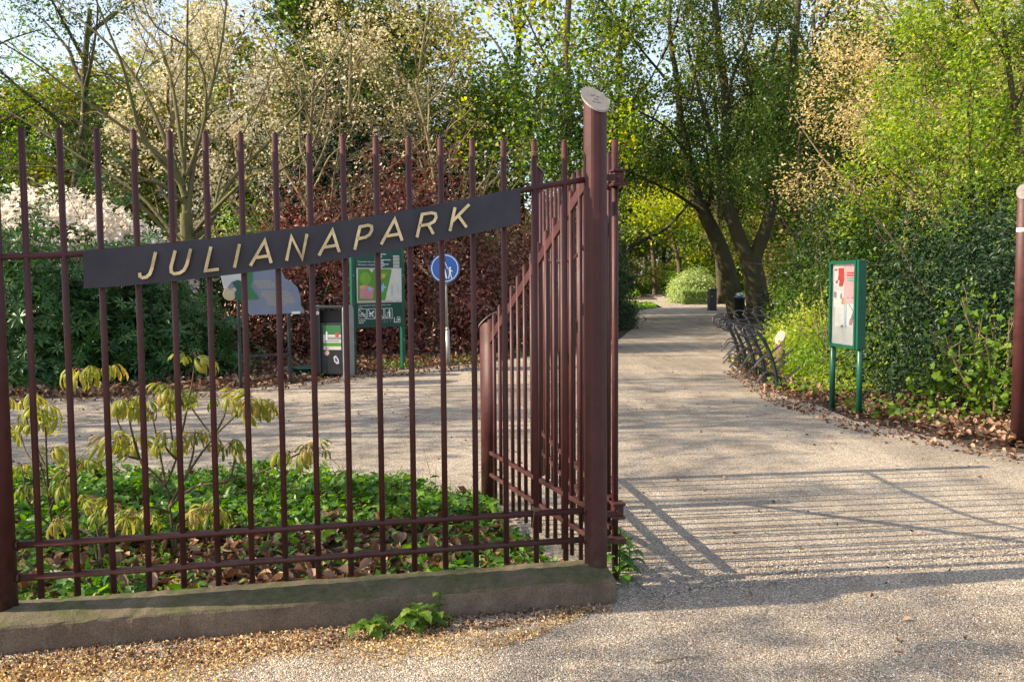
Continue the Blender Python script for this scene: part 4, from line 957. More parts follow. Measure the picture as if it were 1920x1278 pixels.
wild('leafy_tree', 'dense dark-leaved tree closing the gap behind the dark conifer', 'tree', 690, 37, 10.5, 5.0, .24, 121, 'bark_dark', [LV(TDW, 22, .35, .13, 'L_ever', .95), LV(TDW, 6, .35, .12, 'L_mid', .8)], n_limb=12, fork=.15, ll=(0, .8, 1.4, 2.4))
wild('leafy_tree', 'dense dark-leaved tree low behind the side railing and slender maple', 'tree', 900, 35, 8.5, 4.2, .2, 122, 'bark_dark', [LV(TDW, 20, .35, .13, 'L_mid', .95)], n_limb=12, fork=.15, ll=(0, .8, 1.4, 2.4))
wild('leafy_tree', 'round-headed green tree just left of the path behind the tall gate post', 'tree', 1075, 28, 8.0, 3.4, .16, 123, 'bark_dark', [LV(TDW, 10, .3, .12, 'L_mid', .85), LV(TDW, 5, .3, .12, 'L_green', .5)], n_limb=11, fork=.4, ll=(0, .7, 1.2, 2.0))
# --- left shrubs
bush('flowering_rhododendron', 'rhododendron covered in pale pink-white blossom at the left edge', 'shrub', ground_at(95, 17.2), (2.9, 2.1, 3.25), 900, 3, .12, .16, TW, 'L_rhodo', 41, .7, 6, extra=[('blossoms', TB, 1700, .075, 'L_pinkw', .34)])
bush('rhododendron', 'dark green rhododendron bush at the far left below the blossom', 'shrub', ground_at(25, 15.0), (2.3, 1.6, 2.35), 950, 3, .10, .15, TW, 'L_rhodo', 42, .72, 6)
bush('rhododendron', 'broad dark green rhododendron under the left end of the name board', 'shrub', ground_at(255, 15.6), (1.75, 1.35, 2.15), 900, 3, .09, .13, TW, 'L_rhodo', 43, .72, 6)
bush('laurel_shrub', 'dark laurel shrub behind the legs of the information board', 'shrub', ground_at(455, 20.5), (2.3, 1.2, 2.3), 1300, 7, .12, .11, TL, 'L_ever', 44, .7, 6)
bush('laurel_shrub', 'dark laurel shrub behind the trunk of the many-stemmed tree', 'shrub', ground_at(330, 21), (1.9, 1.3, 2.6), 1100, 7, .12, .11, TL, 'L_ever', 45, .7, 6)
bush('lime_leaved_shrub', 'lime green leaved shrub between the many-stemmed tree and the copper shrub', 'shrub', ground_at(455, 22.5), (1.15, 1.0, 3.75), 600, 9, .13, .10, TL, 'L_green', 46, .6, 6)
bush('copper_leaved_shrub', 'tall copper-leaved shrub behind the litter bin', 'shrub', ground_at(600, 20), (2.0, 1.5, 3.7), 1700, 9, .15, .10, TL, 'L_copper', 47, .62, 14, 'bark_tan')
bush('copper_leaved_shrub', 'widest copper-leaved shrub behind the green map board and blue sign', 'shrub', ground_at(800, 20.4), (2.2, 1.5, 4.3), 2100, 9, .15, .10, TL, 'L_copper', 48, .62, 16, 'bark_tan')
bush('copper_leaved_shrub', 'copper and green shrub seen through the side railing', 'shrub', ground_at(985, 21.5), (1.75, 1.4, 3.3), 1400, 8, .13, .085, TL, 'L_copper', 49, .62, 12, 'bark_tan')

# --- centre
PM = dict(kids=[0, 4, 5, 6], len=[0, .9, 1.7, 3.0], ang=45, lift=.06, up=.02, rf=.5, wob=.16, tl=4)
Dm = 33; b = ground_at(1068, Dm)
limbs = [([b+np.array([0, 0, -.1]), P(1066, 450, Dm), P(1063, 330, Dm), P(1066, 200, Dm), P(1062, 90, Dm), P(1068, -40, Dm), P(1066, -160, Dm)], .19, .09, -1, 0)]
for pts, dd, r in [([(1064, 280), (1010, 240), (960, 180), (900, 130)], 2, .07), ([(1062, 200), (1035, 130), (1000, 60), (965, -20)], -2, .07), ([(1066, 250), (1110, 190), (1150, 120), (1190, 40)], 1.5, .07),
                   ([(1064, 330), (1000, 330), (940, 300), (890, 270)], -2, .06), ([(1064, 340), (1120, 300), (1180, 270)], -1.5, .06), ([(1064, 120), (1100, 60), (1130, -20)], 2, .06), ([(1064, 90), (1020, 20), (980, -60)], 2, .06)]:
    limbs.append((PX(pts, Dm, dd), r, .015, 2, .2))
tree('maple_tree', 'slender maple with bright yellow-green leaves left of the tall gate post', 'tree', b, limbs, PM, M['bark_brown'], [LV(TDW, 5, .30, .17, 'L_yellow', .55), LV(TDW, 4, .34, .16, 'L_green', .5)], 51)
wild('leafy_tree', 'tall olive-green tree filling the sky behind the slender maple', 'tree', 985, 37.5, 16, 6.0, .3, 52, 'bark_dark', [LV(TDW, 6, .42, .21, 'L_olive', .7), LV(TDW, 4, .42, .2, 'L_mid', .6)], n_limb=10, fork=.2, ll=(0, 1.0, 1.8, 3))
wild('leafy_tree', 'tall green tree between the slender maple and the leaning trunks', 'tree', 1150, 41, 16, 6.0, .3, 53, 'bark_dark', [LV(TDW, 6, .45, .22, 'L_green', .8), LV(TDW, 3, .45, .2, 'L_yellow', .5)], n_limb=10, fork=.2, ll=(0, 1.0, 1.8, 3))
bush('yew_shrub', 'dark dense evergreen shrub just right of the tall gate post beside the path', 'shrub', ground_at(1108, 31), (1.45, 3.0, 3.4), 2200, 18, .14, .11, TLN, 'L_ever', 54, .6, 5, 'bark_dark')
# trees over the far path
PF = dict(kids=[0, 4, 5, 5], len=[0, 1.5, 2.8, 4.6], ang=48, lift=.0, up=.0, rf=.5, wob=.16, tl=4)
def far_tree(label, trunk, D_, arms, r, seed, lv, name='maple_tree'):
    b_ = ground_at(trunk[0][0], D_); T_ = [b_+np.array([0, 0, -.1])]+[P(x, y, D_) for x, y in trunk[1:]]
    lm = [(T_, r, r*.5, -1, 0)]+[(PX(a_, D_, dd), r*.4, .03, 2, .15) for a_, dd in arms]
    return tree(name, label, 'tree', b_, lm, PF, M['bark_brown'], lv, seed)
far_tree('yellow-green maple with pale reddish trunk at the left side of the far path', [(1211, 0), (1209, 500), (1212, 450), (1208, 400), (1205, 330), (1210, 240)], 142,
         [([(1210, 430), (1180, 400), (1150, 380)], 4), ([(1208, 400), (1240, 360), (1262, 340)], -4), ([(1206, 340), (1170, 300), (1140, 290)], -5), ([(1208, 300), (1250, 270), (1290, 250)], 5), ([(1208, 420), (1215, 380), (1225, 330)], -9)], .42, 61, [LV(TDW, 20, 1.1, .42, 'L_yellow', .8), LV(TDW, 8, 1.2, .4, 'L_green', .5)])
far_tree('yellow-green maple with two-armed trunk over the far bend of the path', [(1228, 0), (1227, 510), (1224, 470), (1218, 440), (1210, 400)], 108,
         [([(1224, 472), (1235, 430), (1238, 390), (1245, 340)], 3), ([(1220, 445), (1190, 400), (1165, 370)], -4), ([(1236, 430), (1270, 400), (1290, 380)], 4), ([(1215, 420), (1220, 360), (1228, 300)], -8)], .34, 62, [LV(TDW, 16, .9, .36, 'L_yellow', .8), LV(TDW, 6, .9, .34, 'L_green', .5)])
far_tree('yellow-green maple with spreading arms behind the pale variegated shrub', [(1276, 0), (1274, 510), (1272, 490), (1266, 465), (1260, 440), (1258, 400)], 88,
         [([(1272, 488), (1290, 478), (1310, 462), (1325, 440)], 2), ([(1268, 472), (1285, 450), (1300, 425), (1310, 390)], -3), ([(1262, 450), (1245, 420), (1225, 400)], -3), ([(1260, 430), (1262, 390), (1275, 340)], 4), ([(1260, 420), (1290, 370), (1330, 340)], -6)], .27, 63, [LV(TDW, 18, .7, .32, 'L_yellow', .8), LV(TDW, 6, .8, .3, 'L_green', .5)])
bush('variegated_shrub', 'pale cream-green rounded shrub at the bend of the far path', 'shrub', ground_at(1303, 66), (1.9, 2.0, 2.1), 1000, 14, .18, .16, TD, 'L_varieg', 64, .75, 4)
bush('leafy_shrub', 'mid green shrub left of the pale variegated shrub at the far path', 'shrub', ground_at(1250, 116), (4.0, 3, 3.4), 800, 14, .28, .26, TD, 'L_green', 65, .7, 4)
bush('leafy_shrub', 'green shrub rising behind the pale variegated shrub', 'shrub', ground_at(1325, 92), (3.6, 3, 4.6), 1100, 14, .30, .26, TD, 'L_green', 66, .7, 4)
bush('leafy_shrub', 'dark green shrub at the left of the far path behind the walker', 'shrub', ground_at(1158, 104), (1.9, 3, 4.6), 700, 14, .34, .30, TD, 'L_mid', 67, .7, 4)
def clipped_hedge():
    rng = np.random.default_rng(68); a = ground_at(1279, 61); bb = ground_at(1340, 61); root = empty('clipped_hedge', a, 0, label='low clipped beech hedge in front of the pale variegated shrub', cat='hedge')
    L = (bb-a)[0]; c = np.stack([rng.random(9000)*L, rng.random(9000)*.7, rng.random(9000)*.88], 1); f = rng.integers(0, 3, 9000); c[f == 0, 1] = .02; c[f == 1, 2] = .88; c += rng.normal(size=c.shape)*.04
    scatter('foliage', TD, c, .11, M['L_varieg'], root, rng, .1, rng.random(9000)*.6)
    mb = MB(); [mb.tube([(x, .35, 0), (x+.1, .35, .7)], .03, 4) for x in np.linspace(.3, L-.3, 12)]; mb.build('stems', M['bark_brown'], root)
clipped_hedge()

# --- the two big plane-like trees right of centre
Db = 37; b = ground_at(1386, Db)
PB = dict(kids=[0, 5, 6, 7], len=[0, .9, 1.7, 2.8], ang=45, lift=.05, up=.02, rf=.5, wob=.17, tl=4)
limbs = [([b+np.array([0, 0, -.15]), P(1376, 560, Db), P(1362, 500, Db), P(1345, 450, Db), P(1320, 400, Db), P(1302, 350, Db), P(1290, 290, Db), P(1276, 225, Db), P(1270, 150, Db), P(1256, 70, Db), P(1258, -40, Db)], .43, .05, -1, 0)]
for pts, dd, r in [([(1322, 402), (1270, 365), (1230, 345), (1180, 322), (1160, 315)], -2, .09), ([(1322, 405), (1332, 360), (1328, 300), (1318, 220), (1310, 160)], 2, .10), ([(1288, 290), (1250, 240), (1200, 210), (1150, 190)], -2, .08),
                   ([(1270, 230), (1300, 160), (1310, 80), (1330, 0)], 2, .08), ([(1250, 150), (1200, 90), (1160, 30)], -2, .07), ([(1240, 110), (1270, 40), (1280, -40)], -2, .07), ([(1300, 350), (1260, 320), (1215, 300)], 3, .06)]:
    limbs.append((PX(pts, Db, dd), r, .02, 2, .25))
BL = [LV(TDW, 15, .25, .105, 'L_mid', .9), LV(TDW, 6, .28, .10, 'L_olive', .75), LV(TDW, 5, .28, .10, 'L_green', .35)]
def clump_part(root, spots, D_, mat, seed, size=.11, per=150, spread=.42, name='ivy'):
    r_ = np.random.default_rng(seed); c = np.array([P(x+r_.normal()*9, y+r_.normal()*9, D_+r_.normal()*1.2) for x, y in spots for _ in range(5)])-np.array(root.location)
    k = np.repeat(r_.random(len(c)), per); p_ = np.repeat(c, per, axis=0)+r_.normal(size=(len(c)*per, 3))*spread*(.5+r_.random((len(c)*per, 1)))
    scatter(name, TD, p_, size*(.5+r_.random(len(p_))), M[mat], root, r_, .3, k*.55+r_.random(len(p_))*.45)
LT_ = tree('leaning_tree', 'big dark tree whose trunk leans left over the path', 'tree', b, limbs, PB, M['bark_dark'], BL, 71)
Dc = 35; b = ground_at(1425, Dc)
limbs = [([b+np.array([0, 0, -.15]), P(1420, 560, Dc), P(1412, 510, Dc), P(1406, 478, Dc)], .50, .40, -1, 0),
         ([P(1404, 490, Dc), P(1380, 430, Dc), P(1363, 370, Dc), P(1357, 300, Dc), P(1362, 200, Dc), P(1350, 100, Dc), P(1340, 0, Dc), P(1335, -100, Dc)], .32, .10, 2, .4),
         ([P(1412, 490, Dc), P(1435, 430, Dc), P(1447, 380, Dc), P(1450, 310, Dc), P(1462, 230, Dc), P(1485, 130, Dc), P(1495, 30, Dc), P(1500, -90, Dc)], .30, .10, 2, .35)]
for pts, dd, r in [([(1357, 320), (1330, 240), (1310, 170), (1290, 90), (1280, 20)], -1.5, .15), ([(1358, 300), (1395, 230), (1412, 150), (1395, 80), (1380, 0)], 1.5, .15), ([(1360, 220), (1372, 150), (1405, 70), (1430, -10)], -2, .11),
                   ([(1448, 380), (1420, 300), (1408, 220), (1400, 160)], 2, .13), ([(1452, 300), (1500, 230), (1550, 170), (1600, 90)], -2, .13), ([(1460, 240), (1440, 150), (1460, 60), (1455, -30)], 2, .10), ([(1445, 400), (1475, 330), (1480, 260)], 3, .11), ([(1380, 430), (1345, 390), (1320, 330)], 3, .10), ([(1450, 340), (1520, 310), (1580, 290)], 2, .07)]:
    limbs.append((PX(pts, Dc, dd), r, .02, 2, .25))
clump_part(LT_, [(1215, 240), (1240, 270), (1275, 235), (1230, 300), (1300, 300), (1270, 330), (1330, 260), (1310, 220), (1190, 290), (1345, 330)], 36, 'L_mid', 711)
MT_ = tree('multi_trunk_tree', 'massive dark tree forking low into several mossy trunks behind the bicycle stands', 'tree', b, limbs, PB, M['bark_dark'], BL, 72)
wild('leafy_tree', 'dark-leaved tree behind the crown of the forking tree', 'tree', 1530, 42, 16, 6.5, .32, 73, 'bark_dark', [LV(TDW, 9, .42, .2, 'L_mid', .8)], n_limb=11, fork=.15, ll=(0, 1.0, 1.8, 3))
wild('leafy_tree', 'dark green leafy tree directly behind the leaning trunk', 'tree', 1352, 62, 18, 7.5, .3, 75, 'bark_dark', [LV(TDW, 6, .45, .22, 'L_mid', .7), LV(TDW, 3, .45, .2, 'L_yellow', .4)], n_limb=10, fork=.35, ll=(0, 1.0, 1.8, 3))
wild('holly_tree', 'small dark holly with mid-height foliage in front of the forking trunk', 'tree', 1490, 31, 8.4, 3.6, .14, 74, 'bark_dark', [LV(TD, 16, .26, .12, 'L_mid', .9)], n_limb=10, fork=.35)

clump_part(MT_, [(1360, 250), (1400, 280), (1440, 240), (1480, 270), (1425, 330), (1500, 310), (1540, 280), (1560, 230), (1520, 220), (1585, 260), (1470, 200), (1610, 210), (1385, 340)], 34, 'L_mid', 712)
# --- right side
bush('dark_shrub', 'shaded green shrub filling the gap right of the forking trunk', 'shrub', ground_at(1590, 28), (2.3, 2.0, 4.4), 1700, 14, .18, .11, TD, 'L_ever', 81, .6, 6, 'bark_dark')
bush('dark_shrub', 'dark leafy shrub directly behind the green notice case', 'shrub', ground_at(1600, 19.5), (1.75, 1.6, 3.1), 2000, 12, .15, .08, TD, 'L_mid', 82, .62, 8, 'bark_dark')
bush('holly_hedge', 'big glossy dark holly bush at the right between the notice case and the gate post', 'hedge', (6.65, 11.9), (1.95, 1.85, 2.45), 2500, 14, .13, .064, TL, 'L_holly', 83, .5, 9, 'bark_dark', extra=[('young_leaves', TD, 130, .055, 'L_green', .05)])
bush('holly_hedge', 'glossy dark holly bush behind the right-hand gate post', 'hedge', (9.3, 12.3), (2.2, 1.9, 2.6), 2400, 13, .12, .068, TL, 'L_holly', 84, .65, 7, 'bark_dark', extra=[('young_leaves', TD, 90, .06, 'L_green', .1)])
bush('holly_hedge', 'taller dark holly further back above the notice case', 'hedge', (8.4, 15.6), (2.6, 1.8, 3.2), 1700, 14, .17, .085, TL, 'L_holly', 85, .62, 7, 'bark_dark', extra=[('young_leaves', TD, 160, .08, 'L_green', .3)])
bush('sunny_shrub', 'low bright green sunlit shrub beside the short timber post', 'shrub', (6.1, 16.4), (1.35, 2.2, 1.15), 1300, 9, .10, .065, TD, 'L_lime', 86, .5, 14, 'bark_tan', outw=.2)
bush('sunny_shrub', 'bright green weedy shrub just left of the notice case', 'shrub', (5.35, 13.9), (.95, 1.5, .85), 1000, 8, .09, .055, TD, 'L_green', 87, .5, 12, 'bark_tan', outw=.2)
bush('sunny_shrub', 'bright green shrub behind the last bicycle stands', 'shrub', (8.0, 21.5), (1.7, 2.2, 1.9), 1000, 10, .12, .08, TD, 'L_green', 88, .5, 10, 'bark_tan', outw=.2)
wild('fresh_green_tree', 'bright green young tree with a single slim stem at the upper right', 'tree', 1830, 16.5, 8.6, 2.6, .075, 91, 'bark_brown', [LV(TD, 9, .15, .085, 'L_green', .9), LV(TD, 8, .15, .08, 'L_lime', .8)], n_limb=15, fork=.25, kids=(0, 4, 5, 6), ll=(0, .45, .8, 1.5))
wild('fresh_green_tree', 'vivid green tree cut off by the right edge of the picture', 'tree', 1960, 17.5, 10, 3.2, .10, 92, 'bark_brown', [LV(TD, 10, .16, .09, 'L_green', .9), LV(TD, 8, .16, .09, 'L_lime', .8)], n_limb=15, fork=.2, ll=(0, .45, .8, 1.5))
wild('fresh_green_tree', 'bright green tree with a leaning branch above the dark holly', 'tree', 1740, 19, 5.6, 2.6, .08, 93, 'bark_brown', [LV(TD, 8, .18, .10, 'L_green', .8), LV(TD, 8, .18, .10, 'L_lime', .8)], n_limb=12, fork=.3, ll=(0, .5, .9, 1.6))
wild('catkin_tree', 'golden tan catkin-covered tree at the upper right', 'tree', 1690, 22, 11, 4.4, .13, 94, 'bark_tan', [LV(TD, 14, .22, .09, 'L_tan', .95, 'catkins')], n_limb=14, fork=.25, ll=(0, .6, 1.1, 2.0))
wild('catkin_tree', 'golden tan catkin-covered tree above the notice case', 'tree', 1665, 27, 9.5, 3.0, .13, 95, 'bark_tan', [LV(TD, 8, .24, .10, 'L_tan', .8, 'catkins'), LV(TD, 3, .24, .11, 'L_olive', .5)], n_limb=12, fork=.25, ll=(0, .6, 1.1, 2.0))
wild('catkin_tree', 'golden tan catkin tree behind the bright green trees in the top right corner', 'tree', 1880, 27, 13, 5.0, .13, 96, 'bark_tan', [LV(TD, 13, .24, .11, 'L_tan', .95, 'catkins')], n_limb=13, fork=.25, ll=(0, .6, 1.1, 2.0))

bush('bramble_bush', 'loose lighter green bramble in front of the dark holly, right of the notice case', 'shrub', (5.75, 10.35), (1.0, .75, 1.25), 260, 7, .13, .062, TLO, 'L_green', 97, .35, 9, 'bark_tan', outw=.2)
bush('bramble_bush', 'low trailing bramble at the foot of the dark holly near the gate post', 'shrub', (7.0, 9.75), (1.1, .6, .55), 160, 7, .12, .060, TLO, 'L_green', 98, .35, 6, 'bark_tan', outw=.2)
bush('leafy_shrub', 'fresh green shrub above the dark holly under the slim bright tree', 'shrub', (9.6, 17.2), (1.9, 1.4, 4.4), 900, 11, .2, .09, TD, 'L_green', 99, .5, 8, 'bark_brown')
# --- trees further back close the view (each a thing; crowns share mesh data)
def copy_tree(o, parent=None):
    c = o.copy(); COL.objects.link(c); c.parent = parent
    for ch in o.children: copy_tree(ch, c)
    return c
PT = wild('woodland_tree', 'woodland tree far behind the others', 'tree', 0, 60, 15, 6.5, .3, 101, 'bark_dark', [LV(TDW, 24, .5, .21, 'L_mid', .9), LV(TDW, 12, .5, .2, 'L_green', .6)], n_limb=13, fork=.12, ll=(0, 1.2, 2.2, 3.5), base=(0, 0, 0), group='woodland trees in the far background')
PT2 = wild('woodland_tree', 'yellow-green woodland tree far behind the others', 'tree', 0, 60, 14, 6.5, .3, 102, 'bark_dark', [LV(TDW, 22, .5, .21, 'L_olive', .9), LV(TDW, 12, .5, .2, 'L_green', .6)], n_limb=13, fork=.12, ll=(0, 1.2, 2.2, 3.5), base=(0, 0, 0), group='woodland trees in the far background')
rg = random.Random(12); first = [True, True]
spots = [(1150, 95), (1400, 68), (1275, 118), (-150, 44), (20, 50), (170, 46), (320, 56), (470, 46), (620, 47), (760, 46), (900, 110), (1040, 115), (1120, 120), (1180, 125), (1245, 125), (1300, 100), (1370, 84), (1440, 66), (1520, 60), (1600, 52), (1700, 48), (1800, 46), (1920, 44), (2050, 42), (240, 70), (560, 110), (760, 120), (1340, 140), (1480, 90), (1650, 70), (1850, 66), (1210, 160), (-300, 50)]
for i, (px, D_) in enumerate(spots):
    k = i % 2; src = (PT, PT2)[k]
    if first[k]: o = src; first[k] = False
    else: o = copy_tree(src)
    q = ground_at(px, D_); o.location = tuple(q); o.rotation_euler = (0, 0, rg.random()*6.28); s_ = .8+.4*rg.random(); o.scale = (s_, s_, s_*(1.25 if px in (1150, 1400, 1275) else .78 if px < 200 else .85 if px < 600 else 1))
def far_wood():
    rng = np.random.default_rng(110); n = 60000
    a = rng.random(n)*1.9-.95; r_ = 95+rng.random(n)*70; x = np.sin(a)*r_; y = np.cos(a)*r_; keep = ~((x > 10) & (x < 26) & (y < 150)); x, y = x[keep], y[keep]
    z = rng.random(len(x))**.7*(7+2.5*np.sin(x*.13)+2*np.sin(x*.31+1)); pos = np.stack([x, y, z], 1)
    o = scatter('far_undergrowth', TDW, pos, .9*(.6+.8*rng.random(len(x))), M['L_mid'], None, rng, .3); o['kind'] = 'stuff'
    tag(o, 'dark undergrowth closing the view between the far trees', 'undergrowth')
far_wood()
# trees to the left outside the frame throw the long dappled shadows over the gravel
def shade(x, y, h_, sp, seed, c, s_=.22, nl=10, lv='L_mid'):
    return wild('leafy_tree', 'leafy tree standing left of the view, seen only by its shadow on the gravel', 'tree', 0, 10, h_, sp, .17, seed, 'bark_brown', [LV(TDW, c, s_, .11, lv, .8)], n_limb=nl, fork=.25, base=(x, y, 0), group='trees beside the entrance', ll=(0, .6, 1.1, 2.0))

for a_ in [(-13.2, 1.0, 10.5, 2.8, 501, 5), (-11.5, 5.6, 10.5, 3.2, 502, 2), (-13.5, 9.6, 12, 3.4, 503, 8), (-12.5, 8.2, 12, 3.2, 506, 7), (-16, 11.6, 13, 4.0, 507, 8)]: shade(*a_)
# ================================================================== GROUND LEVEL
rng = np.random.default_rng(200)
def stuff(name, T, pos, size, mat, label, cat, seed, upb=.8, **k):
    r_ = np.random.default_rng(seed); o = scatter(name, T, pos, size*(.55+.9*r_.random(len(pos))), M[mat], None, r_, upb, **k); o['kind'] = 'stuff'; return tag(o, label, cat)
def z_of(p, zr, rng): return np.concatenate([p, (zr[0]+(zr[1]-zr[0])*rng.random(len(p)))[:, None]], 1)
# litter under the left shrubs
lit_l = [(-12, 13.1), g2(0, 745), g2(200, 745), g2(400, 730), g2(540, 719), g2(660, 701), g2(760, 690), g2(840, 684), g2(900, 679), g2(1000, 665), g2(1140, 634), (2.5, 30), (-10, 27), (-14, 18)]
stuff('leaf_litter', TLIT, z_of(fill(lit_l, 26000, rng), (.005, .05), rng), .09, 'L_litter', 'brown dead leaves under the shrubs behind the signs', 'leaf litter', 201)
lit_r = [(9.6, 7.6), g2(1920, 846), g2(1800, 826), g2(1690, 800), g2(1600, 783), g2(1540, 757), g2(1480, 741), g2(1440, 728), g2(1412, 706), g2(1385, 691), (4.2, 17.2), (5.2, 19.6), (6.4, 23), (8.2, 24), (7.4, 14), (11, 10.5)]
stuff('leaf_litter', TLIT, z_of(fill(lit_r, 16000, rng), (.005, .07), rng), .075, 'L_litter', 'brown dead leaves along the right edge of the gravel', 'leaf litter', 202)
# soft edges: stray leaves on the gravel
ed = fill([g2(1920, 875), g2(1600, 810), g2(1440, 755), g2(1360, 700), g2(1385, 690), g2(1480, 741), g2(1600, 783), g2(1690, 800), g2(1800, 826), g2(1920, 846)], 900, rng)
stuff('stray_leaves', TLIT, z_of(ed, (.006, .012), rng), .045, 'L_litter', 'stray leaf bits on the gravel near the right edge', 'leaf litter', 203)
ed = fill([g2(0, 760), g2(400, 748), g2(660, 715), g2(900, 692), g2(900, 680), g2(660, 700), g2(400, 728), g2(0, 744)], 1100, rng)
stuff('stray_leaves', TLIT, z_of(ed, (.006, .012), rng), .05, 'L_litter', 'stray leaf bits on the gravel in front of the left shrubs', 'leaf litter', 204)
al = fill([(-9, 3.0), (9, 3.0), (9, 8), (4, 11), (3.6, 17), (-3, 17), (-9, 12)], 2600, rng); al = al[(al[:, 1] > 3.2) & (rng.random(len(al)) < .35+.3*np.sin(al[:, 0]*1.7+al[:, 1]))]
stuff('stray_leaves', TLIT, z_of(al, (.006, .012), rng), .028, 'L_litter', 'tiny leaf scraps scattered over the open gravel', 'leaf litter', 212)
gw = fill([g2(450, 722), g2(640, 708), g2(760, 694), g2(860, 685), g2(1000, 668), g2(1000, 650), g2(840, 668), g2(600, 695), g2(450, 705)], 2600, rng); w_ = np.sin(gw[:, 0]*5)+np.sin(gw[:, 0]*2.3+gw[:, 1]*3) > .1; gw = gw[w_]
stuff('weeds', TL, z_of(gw, (.01, .10), rng), .055, 'L_bed', 'low green weeds around the feet of the boards and the sign pole', 'weeds', 205)
# ground cover on the right
gr = fill(lit_r, 9000, rng); w_ = (np.sin(gr[:, 0]*3.1+1)+np.sin(gr[:, 1]*2.7+gr[:, 0]*1.3)+rng.random(len(gr))*1.0) > 1.15; gr = gr[w_]
stuff('weeds', TLO, z_of(gr, (.03, .16), rng), .065, 'L_green', 'bright green ivy and weeds at the foot of the right hedge', 'weeds', 206)
sh = fill([(4.3, 12.6), (4.9, 11.6), (5.6, 13), (7.2, 15.5), (7.6, 19), (6.4, 21), (5.4, 18.5), (4.7, 16)], 15000, rng)
hz_ = .35+.25*np.sin(sh[:, 0]*2)*np.cos(sh[:, 1]*1.7); sh3 = np.concatenate([sh, (rng.random(len(sh))*np.clip((sh[:, 0]-4.2)*.6, .1, 1)*hz_*1.5+.03)[:, None]], 1)
stuff('undergrowth', TD, sh3, .065, 'L_lime', 'sunlit bright green undergrowth around the timber post', 'undergrowth', 207, .4)
# lawn blades and path-side green
gp = fill([(-10, 65.8), (2, 65.8), (8.8, 65.8), (9.8, 62), (9.0, 55), (7.0, 50.3), (-10, 50.3)], 26000, rng)
stuff('lawn_grass', TLN, z_of(gp, (.0, .06), rng), .28, 'L_grass', 'bright sunlit lawn beside the far path', 'grass', 208, .9)
vg = fill([(11, 45), (30, 51), (30, 48), (12, 36), (9, 30), (7.5, 22), (9, 22), (14, 40)], 9000, rng)
stuff('undergrowth', TD, z_of(vg, (.0, .35), rng), .15, 'L_mid', 'shaded undergrowth beneath the big trees', 'undergrowth', 209)
vg = fill([(16.5, 70), (40, 64), (60, 66), (60, 90), (26, 128), (20, 110)], 9000, rng)
stuff('undergrowth', TD, z_of(vg, (.0, .6), rng), .3, 'L_green', 'green undergrowth beside the far end of the path', 'undergrowth', 210)
vg = fill([(12, 84), (14, 95), (18, 131), (-20, 131), (-20, 84)], 9000, rng)
stuff('undergrowth', TD, z_of(vg, (.0, .8), rng), .32, 'L_green', 'green undergrowth left of the far end of the path', 'undergrowth', 211)

# planting bed behind the railing
bp = [tuple(FA-FD*6+FN*.14), tuple(FB-FD*.06+FN*.14), tuple(SHORT+np.array([.10, -.5])), tuple(SHORT+np.array([-.1, .35])), g2(860, 940), g2(770, 920), g2(650, 905), g2(450, 904), g2(250, 902), g2(20, 902), (-7.0, 6.9)]
stuff('leaf_litter', TLIT, z_of(fill(bp, 11000, rng), (.012, .05), rng), .068, 'L_litter', 'large curled brown leaves in the bed behind the railing', 'leaf litter', 221, .9)
q = fill(bp, 60000, rng)
o_ = (q-FA)@FN; u_ = (q-FA)@FD
den = np.where(o_ > 1.25, 1.0, .0)+.38*np.exp(-((o_-.35)/.28)**2)*(.4+.6*np.sin(u_*3.3+1))+.75*np.exp(-((u_-2.4)/.5)**2)+.55*np.exp(-((u_-.1)/.55)**2)+.22*(np.sin(u_*4.1+o_*3)+np.sin(o_*5-u_*2) > .7)
q = q[rng.random(len(q)) < np.clip(den*.8, 0.03, .85)*np.where(o_ > 1.25, .66, .5)]; o_ = (q-FA)@FN
hh = np.where(o_ > 1.25, .17, .09)*(.75+.35*np.sin(q[:, 0]*4)*np.cos(q[:, 1]*5))
pos = np.concatenate([q, (.02+hh*rng.random(len(q))**.7)[:, None]], 1); half = rng.random(len(pos)) < .45
stuff('ground_cover', TL, pos[half], .065, 'L_bed', 'narrow-leaved green ground cover mixed through the bed behind the railing', 'ground cover', 223, .7); pos = pos[~half]
stuff('ground_cover', TLO, pos, .047, 'L_bed', 'dense low green ground cover in the bed behind the railing', 'ground cover', 222, .9)
k_ = rng.random(len(pos)) < .12; dst = pos[k_]; dst[:, 2] = .0
def stems_stuff(name, p, mat, label, cat, hmin, hmax, r_=.0022, curl=.05, seed=1):
    g_ = np.random.default_rng(seed); mb = MB()
    for (x, y, z) in p:
        h_ = hmin+(hmax-hmin)*g_.random(); dx, dy = g_.normal(size=2)*curl; mb.tube([(x, y, z), (x+dx*.4, y+dy*.4, z+h_*.6), (x+dx, y+dy, z+h_)], [r_, r_*.8, r_*.4], 3, cap=False)
    o = mb.build(name, M[mat]); o['kind'] = 'stuff'; return tag(o, label, cat)
stems_stuff('ground_cover_stems', dst[:1500], 'L_grass', 'thin green stalks of the ground cover behind the railing', 'ground cover', .08, .2, seed=5)
dry = fill(bp, 160, rng); stems_stuff('dry_stalks', np.concatenate([dry, np.zeros((160, 1))], 1), 'L_husk', 'dry straw-coloured stalks in the bed', 'dry stalks', .05, .45, .0025, .16, 6)

